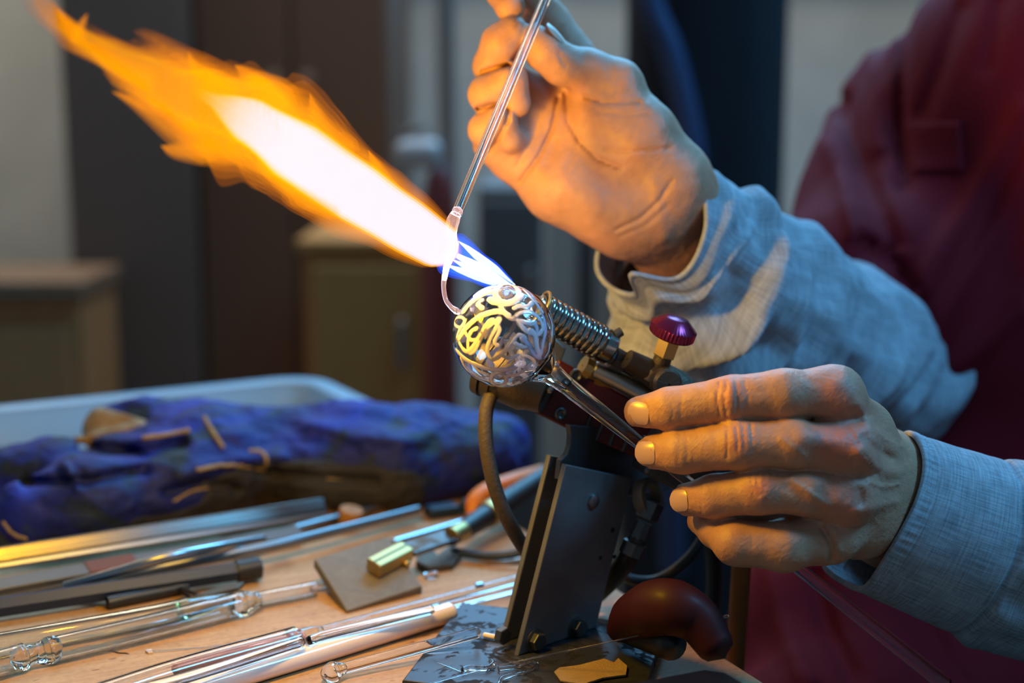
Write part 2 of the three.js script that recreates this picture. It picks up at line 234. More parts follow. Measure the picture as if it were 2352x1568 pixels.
const M = {
  wall: std({ color: lin(0.60, 0.60, 0.57), roughness: 0.9, map: scaled(wallMap, 1) }),
  ceiling: std({ color: lin(0.7, 0.7, 0.68), roughness: 0.95 }),
  floor: std({ color: lin(0.20, 0.17, 0.14), roughness: 0.7, map: scaled(wallMap, 1) }),
  trim: std({ color: lin(0.16, 0.09, 0.05), roughness: 0.6 }),
  greyDoor: std({ color: lin(0.085, 0.052, 0.038), roughness: 0.6 }),
  brownDoor: std({ color: lin(0.10, 0.036, 0.014), roughness: 0.55 }),
  oak: std({ color: lin(0.62, 0.38, 0.15), roughness: 0.6, map: scaled(grainMap, 2, 2) }),
  mahogany: std({ color: lin(0.42, 0.17, 0.055), roughness: 0.55, map: scaled(grainMap, 6) }),
  crate: std({ color: lin(0.50, 0.30, 0.17), roughness: 0.7, map: scaled(grainMap, 2, 2) }),
  darkBox: std({ color: lin(0.075, 0.07, 0.07), roughness: 0.6 }),
  greyPost: std({ color: lin(0.42, 0.42, 0.40), roughness: 0.6 }),
  darkPost: std({ color: lin(0.06, 0.065, 0.075), roughness: 0.5 }),
  navyCloth: std({ color: lin(0.005, 0.007, 0.014), roughness: 0.95 }),
  blueStrap: std({ color: lin(0.003, 0.017, 0.075), roughness: 0.6 }),
  redPaint: std({ color: lin(0.17, 0.018, 0.016), roughness: 0.35 }),
  whitePlastic: std({ color: lin(0.42, 0.38, 0.38), roughness: 0.4 }),
  blackPlastic: std({ color: lin(0.012, 0.012, 0.013), roughness: 0.45 }),
  ply: std({ color: lin(0.66, 0.50, 0.37), map: scaled(plyMap, 2.2, 2.2), roughness: 0.62, bumpMap: scaled(plyMap, 2.2, 2.2), bumpScale: 0.0004 }),
  plyEdge: std({ color: lin(0.36, 0.24, 0.13), roughness: 0.8, map: scaled(grainMap, 4) }),
  tray: phys({ color: lin(0.36, 0.50, 0.60), roughness: 0.32, clearcoat: 0.4, clearcoatRoughness: 0.2 }),
  blackSteel: std({ color: lin(0.55, 0.58, 0.66), map: scaled(steelTint, 15), roughness: 1, roughnessMap: scaled(steelMap, 15), metalness: 0.7, bumpMap: scaled(steelMap, 15), bumpScale: -0.00015 }),
  bracketSteel: std({ color: lin(0.22, 0.21, 0.215), map: scaled(wallMap, 14), roughness: 0.48, metalness: 0.6 }),
  brightSteel: std({ color: lin(0.40, 0.40, 0.41), roughness: 0.24, metalness: 1 }),
  satinSteel: std({ color: lin(0.27, 0.27, 0.28), roughness: 0.38, metalness: 1 }),
  darkSteel: std({ color: lin(0.10, 0.10, 0.105), roughness: 0.4, metalness: 0.8 }),
  ribSteel: std({ color: lin(0.36, 0.37, 0.35), roughness: 0.3, metalness: 1, roughnessMap: scaled(roughMap, 20) }),
  bronze: std({ color: lin(0.10, 0.078, 0.058), roughness: 0.5, metalness: 0.9, bumpMap: scaled(leatherMap, 30), bumpScale: 0.0003 }),
  brass: std({ color: lin(0.5, 0.34, 0.13), roughness: 0.42, metalness: 1 }),
  redAnodized: std({ color: lin(0.07, 0.008, 0.009), roughness: 0.45, metalness: 0.6 }),
  purpleAnodized: std({ color: lin(0.22, 0.022, 0.075), roughness: 0.26, metalness: 0.9 }),
  rubber: std({ color: lin(0.014, 0.013, 0.013), roughness: 0.5 }),
  brownHose: std({ color: lin(0.055, 0.036, 0.025), roughness: 0.62, bumpMap: scaled(leatherMap, 40), bumpScale: 0.0003 }),
  orangeGrip: std({ color: lin(0.75, 0.22, 0.03), roughness: 0.45 }),
  redGrip: phys({ color: lin(0.032, 0.003, 0.004), roughness: 0.6, specularIntensity: 0.35, clearcoat: 0.06, clearcoatRoughness: 0.3 }),
  navyTool: std({ color: lin(0.006, 0.02, 0.055), roughness: 0.5 }),
  tileClay: std({ color: lin(0.19, 0.155, 0.115), roughness: 0.75, map: scaled(wallMap, 30), bumpMap: scaled(leatherMap, 30), bumpScale: 0.0002 }),
  glass: phys({ color: lin(1, 1, 1), roughness: 0.01, transmission: 1, thickness: 0.01, ior: 1.47, attenuationColor: lin(0.93, 0.97, 0.95), attenuationDistance: 0.08 }),
  greenGlass: phys({ color: lin(1, 1, 1), roughness: 0.01, transmission: 1, thickness: 0.01, ior: 1.47, attenuationColor: lin(0.78, 0.86, 0.42), attenuationDistance: 0.014 }),
  oliveGlass: phys({ color: lin(1, 1, 1), roughness: 0.01, transmission: 1, thickness: 0.01, ior: 1.47, attenuationColor: lin(0.62, 0.72, 0.36), attenuationDistance: 0.014 }),
  pinkGlass: phys({ color: lin(0.80, 0.36, 0.27), roughness: 0.2, clearcoat: 1 }),
  milkGlass: phys({ color: lin(0.88, 0.72, 0.66), roughness: 0.16, clearcoat: 1, clearcoatRoughness: 0.03 }),
  trail: phys({ color: lin(0.70, 0.60, 0.67), roughness: 0.3, clearcoat: 1, clearcoatRoughness: 0.05 }),
  trailViolet: phys({ color: lin(0.58, 0.50, 0.66), roughness: 0.25, clearcoat: 1, clearcoatRoughness: 0.05 }),
  trailDark: phys({ color: lin(0.13, 0.12, 0.19), roughness: 0.2, clearcoat: 1 }),
  blueGlass: phys({ color: lin(0.012, 0.014, 0.10), roughness: 0.1, clearcoat: 1 }),
  paper: std({ color: lin(0.46, 0.38, 0.24), roughness: 0.85, map: scaled(grainMap, 30), bumpMap: scaled(leatherMap, 20), bumpScale: 0.0006 }),
  porcelain: phys({ color: lin(0.72, 0.62, 0.54), roughness: 0.25, clearcoat: 0.7 }),
  leather: std({ color: lin(0.44, 0.58, 0.72), map: scaled(leatherTint, 5), roughness: 0.72, bumpMap: scaled(leatherMap, 12), bumpScale: 0.0007 }),
  darkLeather: std({ color: lin(0.02, 0.018, 0.022), roughness: 0.75, bumpMap: scaled(leatherMap, 12), bumpScale: 0.0007 }),
  piping: std({ color: lin(0.34, 0.22, 0.085), roughness: 0.7 }),
  lining: std({ color: lin(0.20, 0.17, 0.13), roughness: 0.95 }),
  denim: phys({ color: lin(0.40, 0.42, 0.48), map: scaled(weaveTint, 11), roughness: 0.9, bumpMap: scaled(weaveMap, 11), bumpScale: 0.00025, sheen: 0.15, sheenColor: lin(0.6, 0.7, 0.8), sheenRoughness: 0.6 }),
  denimSeam: std({ color: lin(0.3, 0.32, 0.36), roughness: 0.95 }),
  maroon: phys({ color: lin(0.145, 0.005, 0.011), specularIntensity: 0.25, roughness: 0.85, bumpMap: scaled(weaveMap, 7), bumpScale: 0.0003, sheen: 0.05, sheenColor: lin(0.9, 0.05, 0.2), sheenRoughness: 0.5 }),
  skin: phys({ color: lin(1, 1, 1), vertexColors: true, roughness: 0.5, bumpMap: scaled(leatherMap, 55), bumpScale: 0.00022 }),
  nail: phys({ color: lin(0.60, 0.36, 0.27), roughness: 0.3, clearcoat: 0.35, clearcoatRoughness: 0.25 }),
  trouser: std({ color: lin(0.02, 0.024, 0.035), roughness: 0.95 }),
  panel: std({ color: lin(0.9, 0.9, 0.9), emissive: COOL, emissiveIntensity: 2.2 }),
  panelWarm: std({ color: lin(0.9, 0.9, 0.9), emissive: ROOM, emissiveIntensity: 2.2 }),
  panelFrame: std({ color: lin(0.7, 0.7, 0.7), roughness: 0.5 }),
};

// ---------------------------------------------------------------- the room
const X0 = -2.2, X1 = 2.2, Z0 = -2.55, Z1 = 2.2, Y1 = 2.7;
struct('floor', boxAt(X0 - 0.15, X1 + 0.15, -0.15, 0, Z0 - 0.15, Z1 + 0.15), M.floor);
struct('ceiling', boxAt(X0 - 0.15, X1 + 0.15, Y1, Y1 + 0.15, Z0 - 0.15, Z1 + 0.15), M.ceiling);
{ // back wall round its window
  const [a, b] = WINDOW.x, [c, d] = WINDOW.y, z0 = Z0 - 0.15;
  struct('wall_back', merge([boxAt(X0 - 0.15, X1 + 0.15, 0, c, z0, Z0), boxAt(X0 - 0.15, X1 + 0.15, d, Y1, z0, Z0), boxAt(X0 - 0.15, a, c, d, z0, Z0), boxAt(b, X1 + 0.15, c, d, z0, Z0)]), M.wall);
  const w = new THREE.Group(); w.name = 'window_1'; w.userData = { kind: 'structure', at: V(0, 0, 0) }; scene.add(w);
  const zf = Z0 - 0.06; for (const [x0, x1, y0, y1] of [[a, b, c, c + 0.05], [a, b, d - 0.05, d], [a, a + 0.05, c + 0.05, d - 0.05], [b - 0.05, b, c + 0.05, d - 0.05], [(a + b) / 2 - 0.025, (a + b) / 2 + 0.025, c + 0.05, d - 0.05]]) part('frame', boxAt(x0, x1, y0, y1, zf - 0.04, zf, 0.004), M.panelFrame, w);
  for (const [x0, x1] of [[a + 0.05, (a + b) / 2 - 0.025], [(a + b) / 2 + 0.025, b - 0.05]]) part('pane', boxAt(x0, x1, c + 0.05, d - 0.05, zf - 0.026, zf - 0.018, 0.001), M.panel, w);
  part('sill', boxAt(a - 0.03, b + 0.03, c - 0.03, c, Z0 - 0.06, Z0 + 0.08, 0.005), M.panelFrame, w);
  const l = new THREE.RectAreaLight(COOL, WINDOW.k, b - a - 0.1, d - c - 0.1); l.position.set((a + b) / 2, (c + d) / 2, zf - 0.012); l.lookAt((a + b) / 2, (c + d) / 2, 0); l.name = 'window'; l.castShadow = true; scene.add(l);
}
struct('wall_front', boxAt(X0 - 0.15, X1 + 0.15, 0, Y1, Z1, Z1 + 0.15), M.wall);
struct('wall_left', boxAt(X0 - 0.15, X0, 0, Y1, Z0, Z1), M.wall);
struct('wall_right', boxAt(X1, X1 + 0.15, 0, Y1, Z0, Z1), M.wall);
struct('baseboard_back', boxAt(X0, X1, 0, 0.09, Z0, Z0 + 0.015), M.trim);
struct('baseboard_left', boxAt(X0, X0 + 0.015, 0, 0.09, Z0 + 0.015, Z1), M.trim);
struct('baseboard_right', boxAt(X1 - 0.015, X1, 0, 0.09, Z0 + 0.015, Z1), M.trim);

for (const [c, aim, w, h, k, tone, label] of ADDED_PANELS) {
  const dir = V(...aim).sub(V(...c)).normalize(), ax = V(1, 0, 0).addScaledVector(dir, -dir.x).normalize(), az = dir.clone().negate(), ay = az.clone().cross(ax), p = V(...c);
  const t = thing('added_light_panel', label, 'ceiling light', p);
  part('housing', block(p.clone().addScaledVector(dir, -0.03), ax, ay, az, w + 0.06, h + 0.06, 0.05, 0.008), M.panelFrame, t);
  part('diffuser', block(p.clone().addScaledVector(dir, 0.002), ax, ay, az, w, h, 0.012, 0.003), tone === COOL ? M.panel : M.panelWarm, t);
  for (const [sx, sy] of [[-1, -1], [1, -1], [-1, 1], [1, 1]]) { const q = p.clone().addScaledVector(ax, sx * w * 0.4).addScaledVector(ay, sy * h * 0.4).addScaledVector(dir, -0.05); part('hanger', sweep([q, V(q.x, Y1, q.z)], 0.004, { seg: 6, n: 1, ends: 'flat' }), M.satinSteel, t); }
  const l = new THREE.RectAreaLight(tone, k, w, h); l.position.copy(p).addScaledVector(dir, 0.012); l.lookAt(p.clone().add(dir)); l.name = 'panel'; l.castShadow = true; scene.add(l);
}

// ---------------------------------------------------------------- far furniture (all a blur in the photograph)
// a box standing on the floor between two pixel columns at a distance, its top at a pixel row
function column(x0, x1, yTop, d, deep) {
  const a = at(x0, 0, d), b = at(x1, 0, d), t = yTop === null ? Y1 - 0.02 : at((x0 + x1) / 2, yTop, d).y;
  return { x0: a.x, x1: b.x, top: t, z: at((x0 + x1) / 2, 700, d).z, deep };
}
{ // dark grey metal door leaf standing against the back wall
  const c = column(168, 455, null, 2.55), t = thing('locker', 'tall dark grey locker behind the tip of the flame', 'locker', V((c.x0 + c.x1) / 2, 0, c.z - 0.2));
  part('carcass', boxAt(c.x0, c.x1, 0, 2.1, c.z - 0.4, c.z, 0.006), M.greyDoor, t);
  const d = part('door', boxAt(c.x0 + 0.008, c.x1 - 0.008, 0.06, 2.07, c.z, c.z + 0.018, 0.004), M.greyDoor, t);
  part('handle', block(V(c.x0 + 0.035, 1.3, c.z + 0.03), V(1, 0, 0), V(0, 1, 0), V(0, 0, 1), 0.018, 0.12, 0.02, 0.004), M.darkSteel, d);
}
{ // reddish brown wardrobe
  const c = column(470, 905, null, 2.6), t = thing('wardrobe', 'tall reddish brown wooden wardrobe lit by the flame in front of it', 'wardrobe', V((c.x0 + c.x1) / 2, 0, c.z - 0.25));
  part('carcass', boxAt(c.x0, c.x1, 0, 2.15, c.z - 0.5, c.z, 0.006), M.brownDoor, t);
  const m = (c.x0 + c.x1) / 2;
  for (const [a, b, h] of [[c.x0 + 0.006, m - 0.002, m - 0.03], [m + 0.002, c.x1 - 0.006, m + 0.03]]) { const d = part('door', boxAt(a, b, 0.08, 2.12, c.z, c.z + 0.02, 0.004), M.brownDoor, t); part('knob', turnedOn([[0, 0.001], [0, 0.006], [0.012, 0.006], [0.016, 0.013], [0.024, 0.012], [0.028, 0.001]], V(h, 1.02, c.z + 0.02), V(0, 0, 1), 12), M.trim, d); }
}
{ // pale wooden cabinet at the far left
  const a = at(-500, 0, 2.3).x, b = at(188, 0, 2.3).x, z = at(90, 700, 2.3).z, top = at(90, 640, 2.3).y, t = thing('wooden_chest', 'light brown wooden chest of drawers against the pale wall at the far left', 'chest', V((a + b) / 2, 0, z - 0.2));
  part('carcass', boxAt(a, b, 0, top - 0.03, z - 0.2, z, 0.006), M.crate, t);
  part('top_board', boxAt(a - 0.01, b + 0.008, top - 0.03, top, z - 0.21, z + 0.02, 0.005), M.trim, t);
  for (let i = 0; i < 3; i++) { const h = (top - 0.12) / 3, d = part('drawer', boxAt(a + 0.02, b - 0.02, 0.06 + i * h, 0.06 + i * h + h - 0.02, z, z + 0.015, 0.004), M.crate, t); part('knob', turnedOn([[0, 0.001], [0, 0.008], [0.014, 0.008], [0.02, 0.016], [0.03, 0.012], [0.033, 0.001]], V((a + b) / 2, 0.06 + i * h + h / 2, z + 0.015), V(0, 0, 1), 12), M.oak, d); }
}
{ // ochre cabinet right of the wardrobe
  const c = column(700, 985, 545, 2.2), t = thing('wooden_cabinet', 'ochre wooden cabinet standing under the white part of the flame', 'cabinet', V((c.x0 + c.x1) / 2, 0, c.z - 0.2));
  part('carcass', boxAt(c.x0, c.x1, 0, c.top - 0.02, c.z - 0.3, c.z, 0.005), M.oak, t);
  part('top_board', boxAt(c.x0 - 0.01, c.x1 + 0.01, c.top - 0.02, c.top, c.z - 0.3, c.z + 0.012, 0.005), M.oak, t);
  const d = part('door', boxAt(c.x0 + 0.015, c.x1 - 0.015, 0.05, c.top - 0.04, c.z, c.z + 0.016, 0.004), M.oak, t);
  part('handle', block(V(c.x1 - 0.04, c.top - 0.16, c.z + 0.026), V(1, 0, 0), V(0, 1, 0), V(0, 0, 1), 0.012, 0.08, 0.02, 0.004), M.satinSteel, d);
}
{ // fire extinguisher, red with a pale top
  const d = 2.0, p = at(1010, 700, d), top = at(985, 400, d), r = px2m(42, d), t = thing('fire_extinguisher', 'red fire extinguisher with a pale head behind the glass rod', 'extinguisher', V(p.x, 0.4, p.z));
  part('bracket_stand', boxAt(p.x - 0.03, p.x + 0.03, 0, 0.42, p.z - 0.03, p.z + 0.03, 0.004), M.darkPost, t);
  part('cylinder', turnedOn([[0, 0.001], [0, r * 0.9], [0.015, r], [top.y - 0.47, r], [top.y - 0.43, r * 0.75], [top.y - 0.41, r * 0.4], [top.y - 0.40, 0.001]], V(p.x, 0.42, p.z), V(0, 1, 0), 24), M.redPaint, t);
  const q = at(965, 350, d), w = px2m(60, d), hd = part('head', block(V(q.x, q.y, p.z), V(1, 0, 0), V(0, 1, 0), V(0, 0, 1), w * 1.7, px2m(64, d), 0.05, 0.015, 3), M.whitePlastic, t);
  part('lever', block(V(q.x - 0.01, q.y + 0.03, p.z), V(0.98, 0.2, 0).normalize(), V(-0.2, 0.98, 0).normalize(), V(0, 0, 1), w * 1.3, 0.008, 0.02, 0.003), M.darkSteel, hd);
}
{ // dark grey box with a pale stand under the raised hand
  const c = column(1098, 1248, 425, 2.15), t = thing('metal_box', 'dark grey steel cabinet standing below the raised hand', 'cabinet', V((c.x0 + c.x1) / 2, 0, c.z - 0.15));
  part('carcass', boxAt(c.x0, c.x1, 0, c.top, c.z - 0.3, c.z, 0.006), M.darkBox, t);
  const d = part('door', boxAt(c.x0 + 0.006, c.x1 - 0.006, 0.04, c.top - 0.02, c.z, c.z + 0.012, 0.003), M.darkBox, t);
  part('handle', block(V(c.x1 - 0.02, c.top - 0.15, c.z + 0.02), V(1, 0, 0), V(0, 1, 0), V(0, 0, 1), 0.01, 0.06, 0.014, 0.003), M.satinSteel, d);
}
{ // pale upright post and dark upright post behind the wrist
  for (const [x0, x1, yTop, m, label] of [[1252, 1326, 400, M.greyPost, 'pale grey upright post behind the torch springs'], [1328, 1368, 380, M.darkPost, 'narrow dark upright post just right of the pale grey post'], [1372, 1426, 420, M.greyPost, 'wide pale grey upright post behind the near edge of the shirt cuff']]) {
    const c = column(x0, x1, yTop, 1.95), t = thing('upright_post', label, 'post', V((c.x0 + c.x1) / 2, 0, c.z - 0.03));
    part('shaft', boxAt(c.x0, c.x1, 0.012, c.top, c.z - 0.03, c.z, 0.004), m, t);
    part('foot_plate', boxAt(c.x0 + 0.001, c.x1 - 0.001, 0, 0.012, c.z - 0.07, c.z + 0.03, 0.003), M.darkPost, t);
  }
}
{ // dark work coats on a stand
  const d = 1.9, x0 = at(1432, 0, d).x, x1 = at(1795, 0, d).x, z = at(1600, 500, d).z, xm = (x0 + x1) / 2;
  const t = thing('work_coat', 'long near-black navy work coat hanging behind the shirt sleeve', 'coat', V(xm, 0.06, z));
  const w = (x1 - x0) / 2;
  part('cloth', gridGeometry(48, 96, (i, j) => { const v = i / 48, a = j / 96 * Math.PI * 2, y = lerp(1.62, 0.06, v), k = Math.min(1, 0.25 + v * 5), f = 1 + 0.05 * Math.sin(a * 7 + v * 2) * v; return [V(xm + Math.cos(a) * w * k * (0.98 + 0.02 * f), y, z + Math.sin(a) * 0.07 * f * Math.min(1, 0.3 + v * 4)), a * 0.1, y]; }, false, true), M.navyCloth, t);
  part('hanger', sweep([V(xm - w * 0.7, 1.56, z), V(xm, 1.64, z), V(xm + w * 0.7, 1.56, z)], 0.008, { seg: 8 }), M.oak, t);
  part('hook', sweep([V(xm, 1.63, z), V(xm, 1.7, z), V(xm + 0.015, 1.72, z - 0.02), V(xm, 1.73, z - 0.2)], 0.003, { seg: 6 }), M.satinSteel, t);
  const k = thing('coat_rail', 'steel rail that carries the dark work coat', 'rail', V(xm, 0, z - 0.2));
  part('rail', sweep([V(xm - 0.35, 1.725, z - 0.2), V(xm + 0.35, 1.725, z - 0.2)], 0.012, { seg: 10, n: 2 }), M.satinSteel, k);
  for (const s of [-1, 1]) part('post', sweep([V(xm + s * 0.35, 0, z - 0.2), V(xm + s * 0.35, 1.73, z - 0.2)], 0.014, { seg: 10, n: 2, ends: 'flat' }), M.satinSteel, k);
  const hp = [at(1455, -260, d - 0.145), at(1490, -10, d - 0.145), at(1540, 120, d - 0.145), at(1575, 260, d - 0.145), at(1592, 380, d - 0.145), at(1570, 560, d - 0.145), at(1545, 900, d - 0.145), at(1545, 1300, d - 0.145)];
  solo('air_hose', sweep(hp, px2m(28, d), { seg: 12 }), M.blueStrap, 'blue hose hanging in front of the dark work coat', 'hose');
}

// ---------------------------------------------------------------- the bench
const EDGE_A = onTable(1391, 1333), EDGE_B = onTable(1760, 1568), ALONG = EDGE_B.clone().sub(EDGE_A).normalize(), INTO = V(-ALONG.z, 0, ALONG.x).multiplyScalar(-1);
if (INTO.x > 0) INTO.negate();
const benchPoint = (a, i) => EDGE_A.clone().addScaledVector(ALONG, a).addScaledVector(INTO, i);
{
  const t = thing('workbench', 'wooden workbench with a pale worn plywood top strewn with glass rods', 'workbench', benchPoint(-0.1, 0.5).setY(0));
  const o = [benchPoint(-0.52, 0), benchPoint(0.75, 0), benchPoint(0.75, 1.3), benchPoint(-0.52, 1.3)];
  const top = plate(o, V(0, -1, 0), 0.028, 0.002), p = top.attributes.position, uv = top.attributes.uv, q = V(0, 0, 0);
  for (let i = 0; i < p.count; i++) { q.fromBufferAttribute(p, i).sub(EDGE_A); uv.setXY(i, q.dot(INTO), q.dot(ALONG) + q.y); }
  part('bench_top', top, M.ply, t);
  for (const [a, i] of [[-0.45, 0.08], [0.68, 0.08], [0.68, 1.22], [-0.45, 1.22]]) { const c = benchPoint(a, i); part('leg', block(V(c.x, 0.36, c.z), ALONG, V(0, 1, 0), ALONG.clone().cross(V(0, 1, 0)), 0.06, 0.72, 0.06, 0.004), M.plyEdge, t); }
  const c1 = benchPoint(0.115, 1.22), c2 = benchPoint(0.115, 0.14); for (const c of [c1, c2]) part('rail', block(V(c.x, 0.68, c.z), ALONG, V(0, 1, 0), ALONG.clone().cross(V(0, 1, 0)), 1.07, 0.08, 0.024, 0.003), M.plyEdge, t);
}
// ---------------------------------------------------------------- the bench torch on its steel stand
const AX_A = at(1245, 713, 0.636), AX_B = at(1380, 788, 0.646), AXIS = AX_B.clone().sub(AX_A).normalize();   // along the barrel, away from the flame
const SIDE = FWD.clone().negate().addScaledVector(AXIS, FWD.dot(AXIS)).normalize(), RISE = AXIS.clone().cross(SIDE).normalize();   // SIDE towards the viewer
if (RISE.y < 0) RISE.negate();
const along = (p, a, r = 0, s = 0) => p.clone().addScaledVector(AXIS, a).addScaledVector(RISE, r).addScaledVector(SIDE, s);
const hexProfile = (c, dir, r, h) => { const d = dir.clone().normalize(), s = (Math.abs(d.y) < 0.9 ? V(0, 1, 0) : V(1, 0, 0)); s.addScaledVector(d, -s.dot(d)).normalize(); const q = d.clone().cross(s), o = []; for (let k = 0; k < 6; k++) o.push(c.clone().addScaledVector(s, Math.cos(k * Math.PI / 3 + 0.3) * r).addScaledVector(q, Math.sin(k * Math.PI / 3 + 0.3) * r)); return plate(o, d, h, Math.min(0.0006, h / 5)); };
const BR_L = onTable(1190, 1506, 0.0046), BR_R = onTable(1370, 1441, 0.0046), BR_N = BR_R.clone().sub(BR_L).cross(V(0, 1, 0)).normalize(); if (BR_N.z < 0) BR_N.negate();
{
  const t = thing('bench_torch', 'glassblowing bench torch with ribbed steel barrel and red body on a tilted grey steel bracket', 'torch', onTable(1230, 1470));
  // stand
  const bl = onTable(1061, 1382, 0.0045), br = onTable(1531, 1437, 0.0045), fl = onTable(924, 1561, 0.0045), fr = br.clone().add(fl).sub(bl);
  const base = plate([bl, br, fr, fl], V(0, -1, 0), 0.004, 0.0007); { const p = base.attributes.position, uv = base.attributes.uv; for (let i = 0; i < p.count; i++) uv.setXY(i, p.getX(i), p.getZ(i)); }
  part('base_plate', base, M.blackSteel, t);
  const q = (x, y) => onPlane(x, y, BR_L, BR_N), face = [BR_L.clone(), BR_R.clone(), q(1453, 1098), q(1300, 1066)];
  const back = BR_N.clone().negate(), shift = at(1264, 1060, depthOf(face[3]) + 0.016).sub(face[3]).setY(0);
  const bracket = part('bracket', plate(face, back, 0.0028, 0.0006), M.bracketSteel, t);
  const rear = face.map((p) => p.clone().add(shift)); part('rear_plate', plate(rear, back, 0.0028, 0.0006), M.bracketSteel, t);
  { const e = face[1].clone().lerp(face[0], 0.02), f = face[2].clone().lerp(face[3], 0.02); part('web', plate([e.clone().addScaledVector(shift, 0.25), f.clone().addScaledVector(shift, 0.25), f.clone().add(shift), e.clone().add(shift)], face[1].clone().sub(face[0]).normalize().negate(), 0.0028, 0.0005), M.bracketSteel, t); }
  for (const [x, y] of [[1228, 1470], [1324, 1440]]) { const b = part('bolt', hexProfile(q(x, y), BR_N, 0.0042, 0.004), M.darkSteel, bracket); part('washer', turnedOn([[0, 0.0001], [0, 0.0054], [0.0008, 0.0054], [0.0008, 0.0001]], q(x, y), BR_N, 20), M.satinSteel, b); }
  part('screw', turnedOn([[0, 0.0001], [0, 0.0034], [0.0012, 0.0031], [0.0018, 0.0018], [0.0019, 0.0001]], q(1362, 1150), BR_N, 18), M.satinSteel, bracket);
  for (const [x, y, r] of [[1407, 1217, 0.0013], [1379, 1281, 0.001], [1411, 1278, 0.0011]]) part('hole', turnedOn([[-0.001, 0.0001], [-0.001, r], [0.0002, r], [0.0002, 0.0001]], q(x, y), BR_N, 12), M.blackPlastic, bracket);
  part('inner_bolt', hexProfile(q(1192, 1474).addScaledVector(BR_N, -0.0085), back, 0.004, 0.004), M.darkSteel, t);
  // neck plate between the bracket and the body
  const pl = (x, y) => onPlane(x, y, BR_L.clone().addScaledVector(BR_N, -0.008), BR_N);
  part('neck_plate', plate([[1308, 975], [1311, 1000], [1309, 1024], [1302, 1043], [1288, 1057], [1283, 1100], [1455, 1140], [1540, 1125], [1560, 1020], [1420, 985]].map(([x, y]) => pl(x, y)), BR_N.clone().negate(), 0.003, 0.0006), M.darkSteel, t);
  // red body: a long flat bar along the barrel, below it
  const rb = (x, y, d = 0.651) => at(x, y, d - (x - 1350) * 6e-5);
  const body = part('body', plate([rb(1283, 824), rb(1560, 975), rb(1560, 1090), rb(1480, 1062), rb(1300, 984), rb(1222, 944), rb(1262, 880)], FWD, 0.016, 0.0012), M.redAnodized, t, 'dark red anodized body');
  for (const [x, y] of [[1287, 949], [1322, 862]]) { const s = part('screw', turnedOn([[0, 0.0001], [0, 0.0031], [0.001, 0.003], [0.0014, 0.0022], [0.0006, 0.0013], [0.0006, 0.0001]], rb(x, y, 0.651), SIDE, 18), M.darkSteel, body); }
  for (let k = 0; k < 5; k++) { const a = rb(1360 + k * 30, 950 + k * 13, 0.6512), b = rb(1340 + k * 30, 995 + k * 13, 0.6512); part('groove', sweep([a, b], 0.0009, { seg: 6, n: 1 }), M.blackPlastic, body); }
  // burner head, cut off square towards the flame
  const hd = at(1128, 838, 0.652), HA = at(1245, 892, 0.645).sub(hd).normalize();
  const head = part('burner_head', turnedOn([[0, 0.0005], [0, 0.0125], [0.0015, 0.0145], [0.006, 0.0148], [0.0065, 0.0138], [0.020, 0.0136], [0.023, 0.012], [0.030, 0.0105], [0.030, 0.0005]], hd, HA, 36), M.bronze, t);
  part('face_plate', turnedOn([[-0.003, 0.0005], [-0.003, 0.0150], [0.0005, 0.0154], [0.0005, 0.0005]], hd, HA, 36), M.bronze, head);
  part('port', turnedOn([[0, 0.0002], [0, 0.0011], [0.0006, 0.0011], [0.0006, 0.0002]], at(1133, 890, 0.6385), SIDE, 12), M.blackPlastic, head);
  part('peg', sweep([at(1262, 893, 0.638), at(1268, 884, 0.638)], 0.0022, { seg: 12, n: 2 }), M.satinSteel, head);
  // ribbed barrel
  const prof = [[-0.011, 0.0005], [-0.011, 0.0042], [-0.004, 0.0052], [-0.0035, 0.0066], [0, 0.0068]]; const pitch = 0.00312;
  for (let k = 0; k < 10; k++) { const a = 0.0006 + k * pitch, g = 0.0003 * k * 0.1; prof.push([a, 0.0071], [a + 0.0003, 0.0077 + g], [a + 0.0010, 0.0080 + g], [a + 0.0019, 0.0080 + g], [a + 0.0025, 0.0077 + g], [a + 0.0028, 0.0071]); }
  prof.push([0.0322, 0.0068], [0.0324, 0.0080], [0.0372, 0.0080], [0.0380, 0.0072], [0.0380, 0.0005]);
  const barrel = part('ribbed_barrel', turnedOn(prof, AX_A, AXIS, 40), M.ribSteel, t);
  part('clip_ring', sweep(Array.from({ length: 14 }, (_, k) => { const w = k / 13 * Math.PI * 1.7 - 0.6; return along(AX_A, -0.0012, Math.cos(w) * 0.0085, Math.sin(w) * 0.0085); }), 0.0008, { seg: 8 }), M.brass, barrel);
  part('set_screw', turnedOn([[0, 0.0001], [0, 0.0022], [0.0035, 0.0022], [0.0035, 0.0012], [0.0028, 0.0010], [0.0028, 0.0001]], along(AX_A, 0.0350, 0.0062, 0.0035), RISE.clone().multiplyScalar(0.8).addScaledVector(AXIS, 0.5), 16), M.darkSteel, barrel);
  // couplings after the barrel
  part('coupling', turnedOn([[0, 0.0005], [0, 0.0034], [0.003, 0.0036], [0.0032, 0.0052], [0.009, 0.0052], [0.0092, 0.0038], [0.0145, 0.0038], [0.0147, 0.0056], [0.024, 0.0056], [0.024, 0.0005]], along(AX_A, 0.0375, -0.003, 0), AXIS, 8), M.darkSteel, t);
  part('brass_fitting', turnedOn([[0, 0.0005], [0, 0.0052], [0.004, 0.0056], [0.0042, 0.0044], [0.008, 0.0044], [0.0082, 0.006], [0.016, 0.006], [0.016, 0.0005]], at(1338, 838, 0.655), AXIS, 10), M.brass, t);
  part('side_pipe', sweep([at(1372, 850, 0.655), at(1440, 885, 0.652), at(1520, 930, 0.648), at(1600, 985, 0.644)], 0.0042, { seg: 14 }), M.satinSteel, t);
